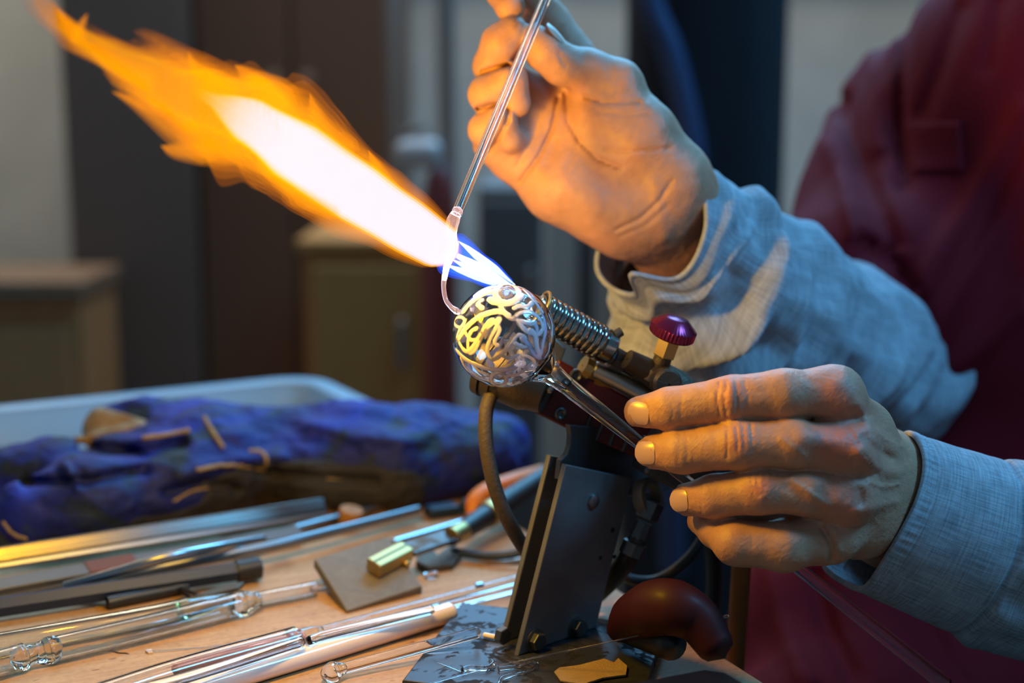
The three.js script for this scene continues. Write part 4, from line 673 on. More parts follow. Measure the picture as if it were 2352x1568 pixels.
// far hand: palm towards the viewer, rod between thumb and fingers
const farHand = handField({
  palmK: 0.012, join: 0.007, grain: 0.00010,
  palm: [
    [[[1285, 165, 0.7130], [1400, 250, 0.7090], [1530, 400, 0.7070]], [11, 13, 15]],
    [[[1212, 235, 0.7050], [1350, 320, 0.7050], [1525, 435, 0.7050]], [11, 14, 17]],
    [[[1192, 310, 0.7050], [1320, 390, 0.7050], [1500, 480, 0.7050]], [11, 14, 17]],
    [[[1178, 362, 0.7030], [1270, 440, 0.7020], [1430, 512, 0.7030]], [10.5, 12.5, 17]],
    [[[1300, 430, 0.6990], [1400, 480, 0.7000]], [13, 15]],
    [[[1420, 215, 0.6950], [1480, 310, 0.6950], [1530, 400, 0.7000]], [11.5, 15, 15]],
    [[[1390, 270, 0.6950], [1450, 350, 0.6950]], [12, 14]],
    [[[1545, 430, 0.7030], [1600, 500, 0.7250], [1760, 640, 0.8050]], [19, 20, 26]],
    [[[1480, 500, 0.7050], [1545, 560, 0.7270], [1720, 700, 0.8050]], [19, 20, 26]],
  ],
  digits: [
    [[[1224, 88, 0.6795], [1252, 118, 0.6815], [1290, 148, 0.6860], [1350, 163, 0.6910], [1418, 190, 0.6950]], [7.0, 8.6, 9.2, 10, 12], 0.005],
    [[[1170, 14, 0.6805], [1152, -28, 0.6870], [1180, -62, 0.6990], [1260, 50, 0.7190], [1320, 130, 0.7210]], [7.4, 8.2, 9.2, 10, 11], 0.004],
    [[[1176, 72, 0.6790], [1148, 100, 0.6810], [1132, 150, 0.6890], [1168, 190, 0.7030], [1215, 235, 0.7070]], [7.6, 8.5, 9.1, 10, 11], 0.004],
    [[[1188, 238, 0.6830], [1172, 182, 0.6790], [1118, 216, 0.6850], [1150, 270, 0.7010], [1190, 310, 0.7070]], [6.6, 7.5, 8.4, 9.6, 11], 0.004],
    [[[1172, 322, 0.6870], [1150, 272, 0.6820], [1114, 298, 0.6880], [1132, 330, 0.6990], [1178, 362, 0.7040]], [6.0, 6.7, 7.6, 9.0, 10.5], 0.004],
  ],
  marks: [
    { p: zr([[250, 378], [310, 362], [385, 345], [440, 372]]), w: 5, h: -0.00279 }, { p: zr([[228, 572], [290, 556], [345, 556], [385, 585], [380, 640]]), w: 5, h: -0.00279 }, { p: zr([[262, 200], [300, 150]]), w: 5, h: -0.00031 }, { p: zr([[290, 800], [340, 720], [375, 650]]), w: 5, h: -0.00186 },
    { p: zr([[650, 520], [615, 690], [545, 830], [455, 955]]), w: 5, h: -0.00155 }, { p: zr([[690, 500], [700, 640], [760, 740], [860, 840], [980, 890]]), w: 6, h: -0.00109 },
    { p: zr([[790, 510], [880, 545], [1080, 540]]), w: 4.5, h: -0.00109 }, { p: zr([[860, 590], [1000, 610], [1120, 600]]), w: 4.5, h: -0.00046 },
    { p: zr([[900, 790], [1050, 800], [1240, 790]]), w: 5, h: -0.00078 }, { p: zr([[960, 1215], [1080, 1160], [1190, 1060], [1250, 960]]), w: 6, h: -0.00093 }, { p: zr([[980, 1250], [1120, 1190], [1230, 1090]]), w: 6, h: -0.00046 },
    { p: zr([[560, 600], [520, 720], [430, 880]]), w: 6, h: -0.00062 }, { p: zr([[780, 620], [740, 800], [700, 900]]), w: 6, h: -0.00031 },
    { p: zr([[655, 290], [690, 350]]), w: 5, h: -0.00046 }, { p: zr([[700, 1000], [850, 1080]]), w: 28, h: 0.0010 }, { p: zr([[900, 680], [1050, 760]]), w: 30, h: 0.0012 }, { p: zr([[620, 760], [600, 860]]), w: 16, h: -0.00093 },
    { p: zr([[1160, 960], [1210, 1250]]), w: 16, h: 0.0006 },
  ],
});
const SH_R = at(2120, 330, 1.07), SH_L = at(2990, 120, 0.82), EL_R = at(1985, 800, 0.885), EL_L = at(3150, 1560, 0.74), CHEST = at(2490, 330, 0.975), BELLY = at(2490, 960, 0.975), HIPS = at(2500, 1400, 0.975), NECK = at(2560, -360, 0.955), FACE = V(-0.77, 0, 0.63).normalize(), ACROSS = V(FACE.z, 0, -FACE.x);
const HEAD = NECK.clone().addScaledVector(V(0, 1, 0), 0.165).addScaledVector(FACE, 0.035);
const LEG = V(-0.55, 0, 0.83), knee = (s) => HIPS.clone().addScaledVector(LEG, 0.36).addScaledVector(V(0.83, 0, 0.55), 0.03 + s * 0.085).add(V(0, -0.03, 0)), hip = (s) => HIPS.clone().addScaledVector(ACROSS, s * 0.085).add(V(0, -0.02, 0)), ankle = (s) => knee(s).addScaledVector(LEG, 0.03).setY(0.09);
function bodyField() {
  const b = [bone(CHEST, BELLY, 0.125, 0.115), bone(BELLY, HIPS, 0.115, 0.125), bone(CHEST, SH_R, 0.10, 0.052), bone(CHEST, SH_L, 0.10, 0.052), bone(CHEST, NECK, 0.08, 0.055), bone(NECK, HEAD, 0.055, 0.06),
    bone(SH_R, EL_R, 0.05, 0.036), bone(EL_R, at(1700, 660, 0.775), 0.036, 0.028), bone(SH_L, EL_L, 0.05, 0.038), bone(EL_L, at(2400, 1300, 0.65), 0.038, 0.028)];
  for (const s of [-1, 1]) b.push(bone(hip(s), knee(s), 0.08, 0.055), bone(knee(s), ankle(s), 0.05, 0.035), bone(ankle(s), ankle(s).addScaledVector(FACE, 0.16).setY(0.035), 0.035, 0.03));
  // head: skull, jaw, nose, brow, ears
  const h = (f, u, a) => HEAD.clone().addScaledVector(FACE, f).addScaledVector(V(0, 1, 0), u).addScaledVector(ACROSS, a);
  const skull = [bone(h(-0.015, 0.05, 0), h(0.015, 0.04, 0), 0.085, 0.078), bone(h(0.02, 0, 0), h(0.055, -0.06, 0), 0.062, 0.035), bone(h(0.075, -0.068, 0), h(0.068, -0.06, 0), 0.018, 0.02)];
  const nose = [bone(h(0.088, 0.025, 0), h(0.112, -0.012, 0), 0.008, 0.012), bone(h(0.085, 0.04, -0.03), h(0.085, 0.04, 0.03), 0.011, 0.011), bone(h(0.086, -0.037, -0.02), h(0.086, -0.037, 0.02), 0.008, 0.008)], ears = [-1, 1].map((s) => bone(h(-0.005, 0.03, s * 0.082), h(0.0, -0.015, s * 0.078), 0.016, 0.010)), sockets = [-1, 1].map((s) => h(0.096, 0.018, s * 0.032));
  return (x, y, z) => {
    let d = b[0](x, y, z); for (let i = 1; i < b.length; i++) d = smin(d, b[i](x, y, z), 0.03);
    let q = smin(smin(skull[0](x, y, z), skull[1](x, y, z), 0.03), skull[2](x, y, z), 0.02); for (const n of nose) q = smin(q, n(x, y, z), 0.008); for (const e of ears) q = smin(q, e(x, y, z), 0.006);
    for (const s of sockets) { const r = Math.hypot(x - s.x, y - s.y, z - s.z) - 0.014; q = -smin(-q, r, 0.008); }
    return smin(d, q, 0.02);
  };
}
function bounds(pts, pad) { const b = new THREE.Box3().setFromPoints(pts); return [b.min.subScalar(pad), b.max.addScalar(pad)]; }
const person = thing('person', 'seated glassworker in a maroon smock over a light blue shirt, holding glass in both hands', 'person', V(HIPS.x, 0, HIPS.z));
{
  const near = meshField(nearHand, ...bounds(A3([[1440, 860, 0.575], [2300, 1420, 0.575], [1440, 860, 0.69], [2300, 1420, 0.69]]), 0.006), 0.0012, 0.0004);
  const far = meshField(farHand, ...bounds(A3([[1060, -110, 0.655], [1690, 700, 0.655], [1060, -110, 0.80], [1690, 700, 0.80]]), 0.006), 0.0015, 0.0005);
  const trunk = meshField(bodyField(), ...bounds([SH_R, SH_L, EL_R, EL_L, HEAD.clone().add(V(0, 0.16, 0)), at(1700, 660, 0.775), at(2400, 1300, 0.65), ankle(1).setY(0), ankle(-1).setY(0), ankle(1).addScaledVector(FACE, 0.2), ankle(-1).addScaledVector(FACE, 0.2), HIPS], 0.13), 0.009, 0.003);
  const tint = (g, hot) => {
    const p = g.attributes.position, c = new Float32Array(p.count * 3);
    for (let i = 0; i < p.count; i++) {
      const x = p.getX(i), y = p.getY(i), z = p.getZ(i), [X, Y] = surveyed(x, y, z), n = fbm(x * 45, y * 45, z * 45, 4), f = fbm(x * 260, y * 260, z * 260, 2), red = clamp(hot(X, Y) + 0.35 * n, 0, 1), k = 1 + 0.22 * n + 0.16 * f;
      c[i * 3] = lerp(0.47, 0.50, red) * k; c[i * 3 + 1] = lerp(0.238, 0.175, red) * k; c[i * 3 + 2] = lerp(0.145, 0.125, red) * k;
    }
    g.setAttribute('color', new THREE.BufferAttribute(c, 3)); return g;
  };
  const spots = [[1960, 1010, 70], [1920, 900, 55], [1950, 1150, 60], [1695, 1010, 34], [1680, 905, 34], [1745, 1120, 30], [1900, 1010, 50]];
  const warm = (X, Y) => { let s = 0; for (const [x, y, r] of spots) s += 0.8 * Math.exp(-((X - x) ** 2 + (Y - y) ** 2) / (r * r)); return s; };
  const geos = [tint(near, warm), tint(far, () => 0.15), tint(trunk, () => 0.1)].map((g) => g);
  part('body', mergeGeometries(geos), M.skin, person);
  // fingernails: curved plates bedded in the fingertips
  const nail = (c, out, len, l, w, curve, label) => {
    const n = out.clone().normalize(), d = len.clone().addScaledVector(n, -len.dot(n)).normalize(), s = d.clone().cross(n), f = (th) => gridGeometry(14, 14, (i, j) => {
      const u = i / 7 - 1, v = j / 7 - 1, k = Math.pow(Math.abs(u), 4), ww = w * Math.sqrt(Math.max(0, 1 - Math.pow(Math.max(0, Math.abs(u) - 0.25) / 0.78, 2.6))), a = v * ww / curve;
      return [c.clone().addScaledVector(d, u * l).addScaledVector(s, Math.sin(a) * curve).addScaledVector(n, (Math.cos(a) - 1) * curve - u * u * l * 0.10 + th), v * 0.01, u * 0.01];
    });
    part('fingernail', merge([f(0.0003), flip(f(-0.0004))]), M.nail, person, label);
  };
  const onNear = (X, Y, d0) => { let d = d0; const p = V(0, 0, 0); for (let k = 0; k < 30; k++) { p.copy(at(X, Y, d)); const f = nearHand(p.x, p.y, p.z); d += f * 0.9; if (Math.abs(f) < 2e-5) break; } return p.clone(); };
  const normalOf = (f, p, e = 0.0025) => V(f(p.x + e, p.y, p.z) - f(p.x - e, p.y, p.z), f(p.x, p.y + e, p.z) - f(p.x, p.y - e, p.z), f(p.x, p.y, p.z + e) - f(p.x, p.y, p.z - e)).normalize();
  for (const [X, Y, l, w, d] of [[1465, 950, 0.0052, 0.0050, [-70, -8]], [1480, 1040, 0.0050, 0.0052, [-70, 2]], [1558, 1150, 0.0046, 0.0048, [-60, 6]]]) {
    const p = onNear(X, Y, 0.57), n = normalOf(nearHand, p), a = at(X, Y, 0.6), b = at(X + d[0], Y + d[1], 0.604);
    nail(p.addScaledVector(n, 0.0001), n, b.sub(a), l, w, 0.0075);
  }
  { const n = turned(0.72, 0.62, 0.30).normalize(), q = at(1250, 100, 0.6805).addScaledVector(n, 0.0083); nail(q, n, at(1225, 66, 0.679).sub(at(1275, 130, 0.683)), 0.006, 0.0055, 0.0085); }
}

// ---------------------------------------------------------------- clothing
// a sleeve: a cloth tube with thickness along a curve; radius (a across, b deep), folds(u, v) lifts the cloth, rim(u) lengthens its end
function sleeve(ctrl, ra, rb, o = {}) {
  const { nu = 96, nv = 120, dense = 1, folds = () => 0, rim = () => 0, thick = 0.0014, up = turned(0, 1, 0), hem = true } = o;
  const c = new THREE.CatmullRomCurve3(ctrl, false, 'catmullrom', 0.5), len = c.getLength(), ps = [], at3 = (l, t) => { const x = t * (l.length - 1), k = Math.min(Math.floor(x), l.length - 2); return lerp(l[k], l[k + 1], smooth(0, 1, x - k) * 0.5 + (x - k) * 0.5); };
  const along = (i) => Math.pow(i / nv, dense); for (let i = 0; i <= nv; i++) ps.push(c.getPointAt(along(i))); const tOf = ps.map((_, i) => c.getUtoTmapping(along(i)));
  const fr = framesOf(ps, up), P = (i, j, inner) => {
    const v = tOf[i], s = along(i) * len, u = j / nu * Math.PI * 2, k = at3(ra, v), q = at3(rb, v), r = folds(u, v, s) - (inner ? thick : 0) + (hem && s < 0.0028 ? 0.0005 * (inner ? -1 : 1) : 0), ext = rim(u) * smooth(0.22, 0, v);
    return ps[i].clone().addScaledVector(fr[i][0], -ext).addScaledVector(fr[i][1], Math.cos(u) * (k + r)).addScaledVector(fr[i][2], Math.sin(u) * (q + r));
  };
  const rings = []; for (let i = nv; i >= 0; i--) rings.push([i, false]); rings.push([0, 'mid']); for (let i = 0; i <= nv; i++) rings.push([i, true]);
  const g = gridGeometry(rings.length - 1, nu, (k, j) => {
    const [i, w] = rings[k]; let p = w === 'mid' ? P(0, j, false).lerp(P(0, j, true), 0.5).addScaledVector(fr[0][0], -0.0009) : P(i, j, w);
    return [p, j / nu * 2 * Math.PI * (ra[0] + 0.004), (w === true ? -1 : 1) * along(i) * len];
  }, false, true);
  const n = g.attributes.position, probe = V(n.getX(5), n.getY(5), n.getZ(5)).sub(ps[nv]), nn = V(g.attributes.normal.getX(5), g.attributes.normal.getY(5), g.attributes.normal.getZ(5));
  return probe.dot(nn) < 0 ? flip(g) : g;
}
{
  // far sleeve, cuff standing open round the wrist
  const fold = (u, v, s) => {
    const low = 0.5 - 0.5 * Math.cos(u), w = smooth(0.02, 0.18, v);
    const diag = Math.sin(v * 34 - 1.6 * Math.cos(u - 0.5) + 2.2 * noise(v * 3, Math.cos(u), Math.sin(u))), ridge = Math.pow(Math.max(0, diag), 1.6) + 0.85 * low * Math.pow(Math.max(0, Math.sin(v * 58 - 2.6 * Math.cos(u - 0.3) + 3 * noise(v * 5, Math.cos(u) + 4, Math.sin(u)))), 2.6);
    return w * (0.0125 * ridge * (0.35 + 0.8 * low) + 0.010 * fbm(v * 5, Math.cos(u) * 1.3, Math.sin(u) * 1.3, 3)) + (1 - w) * 0.0022 * noise(2.2, Math.cos(u) * 1.6, Math.sin(u) * 1.6) - 0.0008 * Math.exp(-(((s - 0.055) / 0.0012) ** 2));
  };
  const g = sleeve(A3([[1500, 524, 0.711], [1575, 580, 0.729], [1660, 645, 0.755], [1800, 730, 0.81], [1930, 800, 0.865], [2000, 780, 0.905], [2030, 640, 0.95]]), [0.0385, 0.041, 0.045, 0.0475, 0.050, 0.052, 0.052], [0.034, 0.037, 0.042, 0.0475, 0.052, 0.054, 0.052], {
    nu: 160, nv: 220, folds: fold, rim: (u) => { const d = Math.atan2(Math.sin(u - 2.75), Math.cos(u - 2.75)); return 0.021 * Math.exp(-(d * d) / 0.05) + 0.003 * Math.sin(2 * u); },
  });
  part('shirt_sleeve', g, M.denim, person, 'light blue shirt sleeve of the raised arm, its cuff open');
  // near sleeve with a wide cuff
  const CUFF = 0.047, fold2 = (u, v, s) => {
    const past = smooth(CUFF - 0.002, CUFF + 0.01, s), g1 = Math.sin(u * 9 + 2 * noise(s * 30, Math.cos(u) * 2, Math.sin(u) * 2));
    return 0.0006 * fbm(s * 20, Math.cos(u) * 2, Math.sin(u) * 2, 3) * (1 - past) - 0.0024 * Math.exp(-(((s - CUFF) / 0.0014) ** 2)) - 0.0004 * Math.exp(-(((s - 0.0075) / 0.0006) ** 2)) + 0.00025 * Math.sin(u * 60) * Math.exp(-(((s - 0.004) / 0.003) ** 2)) - 0.0004 * Math.exp(-(((s - CUFF + 0.0035) / 0.0006) ** 2)) + past * (0.0022 * g1 * smooth(0.0, 0.03, 0.03 - (s - CUFF)) + 0.0035 * fbm(s * 20, Math.cos(u) * 1.5, Math.sin(u) * 1.5, 3));
  };
  const n = sleeve(A3([[2028, 1172, 0.634], [2110, 1205, 0.636], [2200, 1238, 0.639], [2352, 1290, 0.646], [2600, 1375, 0.665], [3000, 1520, 0.72], [3190, 1500, 0.76], [3120, 900, 0.79]]), [0.0372, 0.0385, 0.040, 0.0435, 0.047, 0.052, 0.054, 0.056], [0.029, 0.031, 0.034, 0.038, 0.044, 0.05, 0.054, 0.056], {
    nu: 220, nv: 520, dense: 1.8, folds: fold2, rim: (u) => { const d = Math.atan2(Math.sin(u - 3.6), Math.cos(u - 3.6)); return 0.012 * Math.exp(-(d * d) / 0.16) + 0.0015 * Math.cos(3 * u); },
  });
  const ns = part('shirt_sleeve', n, M.denim, person, 'light blue shirt sleeve of the near arm with a buttoned cuff');
  part('cuff_flap', sweep([at(1968, 1352, 0.642), at(1950, 1330, 0.648), at(1946, 1305, 0.652), at(1958, 1288, 0.654)], [0.0010, 0.0016, 0.0016, 0.001], { seg: 10 }), M.denimSeam, ns);
  // maroon smock
  const b = [bone(CHEST, BELLY, 0.146, 0.142), bone(BELLY, HIPS, 0.142, 0.155), bone(CHEST, SH_R, 0.118, 0.068), bone(CHEST, SH_L, 0.118, 0.068), bone(SH_R, SH_R.clone().lerp(EL_R, 0.35), 0.070, 0.066), bone(SH_R.clone().lerp(EL_R, 0.35), SH_R.clone().lerp(EL_R, 0.80), 0.066, 0.074), bone(SH_L, SH_L.clone().lerp(EL_L, 0.7), 0.070, 0.072), bone(CHEST, NECK.clone().lerp(CHEST, 0.3), 0.10, 0.072)];
  for (const s of [-1, 1]) b.push(bone(hip(s), hip(s).lerp(knee(s), 0.9), 0.115, 0.082));
  b.push(bone(hip(1).lerp(knee(1), 0.5), hip(-1).lerp(knee(-1), 0.5), 0.08, 0.08));
  b.push(bone(at(2440, 1250, 0.95), at(1990, 1400, 0.90), 0.13, 0.075), bone(at(1990, 1400, 0.90), at(1890, 1470, 0.86), 0.075, 0.055));
  const big = relief([
    { p: [[2010, 770], [2120, 650], [2230, 470], [2352, 250]], w: 30, h: 0.009 }, { p: [[2060, 900], [2180, 700], [2290, 520], [2400, 300]], w: 26, h: 0.007 }, { p: [[2030, 1000], [2200, 850], [2352, 700]], w: 30, h: 0.008 },
    { p: [[2085, 20], [2075, 120], [2070, 300], [2080, 430]], w: 14, h: -0.008 }, { p: [[1940, 240], [1990, 420], [2050, 560]], w: 26, h: -0.012 }, { p: [[1985, 560], [2060, 610], [2090, 660]], w: 20, h: -0.014 }, { p: [[1900, 330], [1935, 430], [1960, 540]], w: 18, h: 0.007 },
    { p: [[1990, 100], [2010, 200], [2010, 330]], w: 26, h: 0.006 }, { p: [[2210, 20], [2160, 160], [2120, 260]], w: 22, h: -0.006 }, { p: [[2300, 0], [2270, 150]], w: 22, h: -0.006 },
    { p: [[1760, 1300], [1790, 1420], [1850, 1560]], w: 30, h: 0.008 }, { p: [[1870, 1330], [1900, 1440], [1960, 1560]], w: 26, h: -0.010 }, { p: [[2100, 1400], [2200, 1568]], w: 30, h: -0.008 }, { p: [[2120, 690], [2100, 820]], w: 14, h: -0.006 },
  ]);
  const cloth = (x, y, z) => {
    let d = b[0](x, y, z); for (let i = 1; i < b.length; i++) d = smin(d, b[i](x, y, z), 0.03);
    if (Math.abs(d) < 0.03) { const [X, Y] = surveyed(x, y, z); d -= 0.7 * big(X, Y) + 0.006 * fbm(x * 9, y * 4.5, z * 9, 3); }
    return Math.max(d, y - (NECK.y - 0.035));
  };
  const lo = [SH_R, SH_L, EL_R, EL_L, NECK, HIPS, knee(1), knee(-1)];
  part('smock', meshField(cloth, ...bounds(lo, 0.15), 0.006, 0.0018), M.maroon, person, 'maroon short sleeved work smock');
  // chest pocket and collar of the smock
  const onSmock = (X, Y) => { let d = 0.75; const p = V(0, 0, 0); for (let k = 0; k < 60; k++) { p.copy(at(X, Y, d)); const f = cloth(p.x, p.y, p.z); d += f * 0.7; if (Math.abs(f) < 3e-5) break; } return at(X, Y, d); };
  const pocket = gridGeometry(16, 16, (i, j) => { const X = lerp(2082, 2205, i / 16) + j * 0.6, Y = lerp(278, 400, j / 16), e = Math.min(1, Math.min(i, 16 - i, j, 16 - j) * 0.8), p = onSmock(X, Y); return [p.add(FWD.clone().multiplyScalar(-0.0005 - 0.0035 * e)), i * 0.003, j * 0.003]; });
  part('chest_pocket', pocket, M.maroon, person);
  const collar = [-1, 1].map((s) => gridGeometry(10, 20, (i, j) => { const a = (j / 20) * Math.PI * s, r = 0.074 + 0.012 * (i / 10), c = NECK.clone().add(V(0, -0.035 + 0.03 * Math.sin(i / 10 * Math.PI) - 0.012 * (i / 10), 0)); return [c.addScaledVector(FACE, Math.cos(a) * r).addScaledVector(ACROSS, Math.sin(a) * r), j * 0.01, i * 0.004]; }));
  part('collar', merge(collar), M.maroon, person);
  // hair and trousers, out of the photograph's frame but part of the figure
  const hair = gridGeometry(24, 40, (i, j) => { const th = i / 24 * 1.75, ph = j / 40 * Math.PI * 2, f = Math.cos(ph), k = 0.093 + 0.003 * noise(i, j, 1), p = HEAD.clone().add(V(0, 0.045, 0)).addScaledVector(FACE, -0.008); const front = f > 0.35 ? 1 - 0.45 * smooth(0.35, 0.8, f) : 1, t = th * front; return [p.addScaledVector(V(0, 1, 0), Math.cos(t) * k).addScaledVector(FACE, Math.sin(t) * f * (k + 0.006)).addScaledVector(ACROSS, Math.sin(t) * Math.sin(ph) * k), j * 0.01, i * 0.01]; }, false, true);
  part('hair', hair, std({ color: lin(0.09, 0.07, 0.06), roughness: 0.8 }), person);
  for (const s of [-1, 1]) part('trouser_leg', sweep([hip(s).lerp(knee(s), 0.4), knee(s).addScaledVector(FACE, 0.0), knee(s).addScaledVector(FACE, 0.03).add(V(0, -0.08, 0)), ankle(s).add(V(0, 0.02, 0))], [0.07, 0.062, 0.06, 0.055], { seg: 24, n: 30, ends: 'open' }), M.trouser, person);
  // the stool
  const seat = thing('stool', 'round brown wooden stool under the seated glassworker', 'stool', V(HIPS.x, 0, HIPS.z)), sy = HIPS.y - 0.16;
  part('seat', turnedOn([[0, 0.001], [0, 0.165], [0.006, 0.172], [0.03, 0.172], [0.036, 0.165], [0.036, 0.001]], V(HIPS.x, sy - 0.036, HIPS.z), V(0, 1, 0), 40), M.trim, seat);
  for (const [a, c] of [[1, 1], [1, -1], [-1, 1], [-1, -1]]) part('leg', sweep([V(HIPS.x + a * 0.09, sy - 0.035, HIPS.z + c * 0.09), V(HIPS.x + a * 0.15, 0, HIPS.z + c * 0.15)], 0.016, { seg: 10, n: 2, ends: 'flat' }), M.trim, seat);
}
// ---------------------------------------------------------------- things lying on the bench
const T3 = (l, h = 0) => l.map((a) => onTable(a[0], a[1], a[2] ?? h));
const dT = (x, y) => depthOf(onTable(x, y)), rT = (x, y, n) => px2m(n, dT(x, y));   // a radius given in pixels at that spot
function hit(field, X, Y, d0) { let d = d0; const p = V(0, 0, 0); for (let k = 0; k < 80; k++) { p.copy(at(X, Y, d)); const f = field(p.x, p.y, p.z); d += f * 0.7; if (Math.abs(f) < 3e-5 || d > 1.4) break; } return at(X, Y, d); }
// the normal that sends light from the flame on to the viewer
const glint = (p, flame = at(560, 270, 0.533)) => flame.clone().sub(p).normalize().add(EYE.clone().sub(p).normalize()).normalize();

const TRAY_H = 0.034, TRAY_C = onTable(722, 858, TRAY_H), TRAY_A = onTable(912, 948, TRAY_H).sub(TRAY_C).normalize(), TRAY_B = V(-TRAY_A.z, 0, TRAY_A.x), TRAY_L = 0.165, TRAY_W = 0.62; if (TRAY_B.x > 0) TRAY_B.negate();
{ // tray
  const h = TRAY_H, c = TRAY_C, a = TRAY_A, b = TRAY_B;
  const t = thing('tray', 'large pale blue tray with a wide rim and rounded corners behind the blue glove', 'tray', c.clone().setY(TOP));
  const rr = (x0, x1, y0, y1, r) => { const o = []; for (const [cx, cy, s] of [[x1 - r, y1 - r, 0], [x0 + r, y1 - r, 1], [x0 + r, y0 + r, 2], [x1 - r, y0 + r, 3]]) for (let k = 0; k <= 8; k++) { const w = (s + k / 8) * Math.PI / 2; o.push([cx + Math.cos(w) * r, cy + Math.sin(w) * r]); } return o; };
  const P = (l, y) => l.map(([x, z]) => c.clone().addScaledVector(a, x).addScaledVector(b, z).setY(TOP + y));
  const L = TRAY_L, B = TRAY_W;
  part('floor_sheet', plate(P(rr(0.012, L - 0.012, 0.012, B - 0.012, 0.03), 0.004), V(0, -1, 0), 0.003, 0.0006), M.tray, t);
  part('rim', plate(P(rr(0, L, 0, B, 0.035), h), V(0, -1, 0), 0.003, 0.0008, [P(rr(0.016, L - 0.016, 0.016, B - 0.016, 0.024), h)]), M.tray, t);
  const o = rr(0.014, L - 0.014, 0.014, B - 0.014, 0.026), n = o.length; part('wall', merge([0, 1].map((s) => { const g = gridGeometry(n, 3, (i, j) => { const [x, z] = o[i % n], k = s ? 0.002 : 0; const p = c.clone().addScaledVector(a, lerp(x, L / 2, k)).addScaledVector(b, lerp(z, B / 2, k)).setY(TOP + lerp(0.001, h - 0.001, j / 3)); return [p, i * 0.01, j * 0.01]; }); return s ? g : flip(g); })), M.tray, t);
  for (const [x, y, r, m, lab] of [[655, 922, 11, M.milkGlass, 'small milky glass lump lying in the tray'], [720, 938, 9, M.glass, 'clear glass nugget lying in the tray beside the milky lump'], [590, 915, 8, M.glass, 'clear glass nugget at the deep end of the tray']]) { const p = onTable(x, y, 0.016), g = new THREE.IcosahedronGeometry(px2m(r, 1.15), 3), q = g.attributes.position; for (let i = 0; i < q.count; i++) { const k = 1 + 0.3 * noise(q.getX(i) * 180, q.getY(i) * 180, q.getZ(i) * 180 + x); q.setXYZ(i, q.getX(i) * k * 1.5, q.getY(i) * k, q.getZ(i) * k); } g.computeVertexNormals(); g.translate(p.x, TOP + 0.004 + px2m(r, 1.15) * 0.8, p.z); solo('glass_lump', g, m, lab, 'glass lump'); }
  for (const [x0, y0, x1, y1] of [[690, 905, 900, 952], [640, 900, 830, 950]]) solo('glass_stick', sweep(T3([[x0, y0], [x1, y1]], 0.00600), 0.0032, { seg: 10, n: 2 }), M.glass, x0 > 660 ? 'clear glass stick lying along the near rim inside the tray' : 'clear glass stick lying in the middle of the tray', 'glass stick');
}
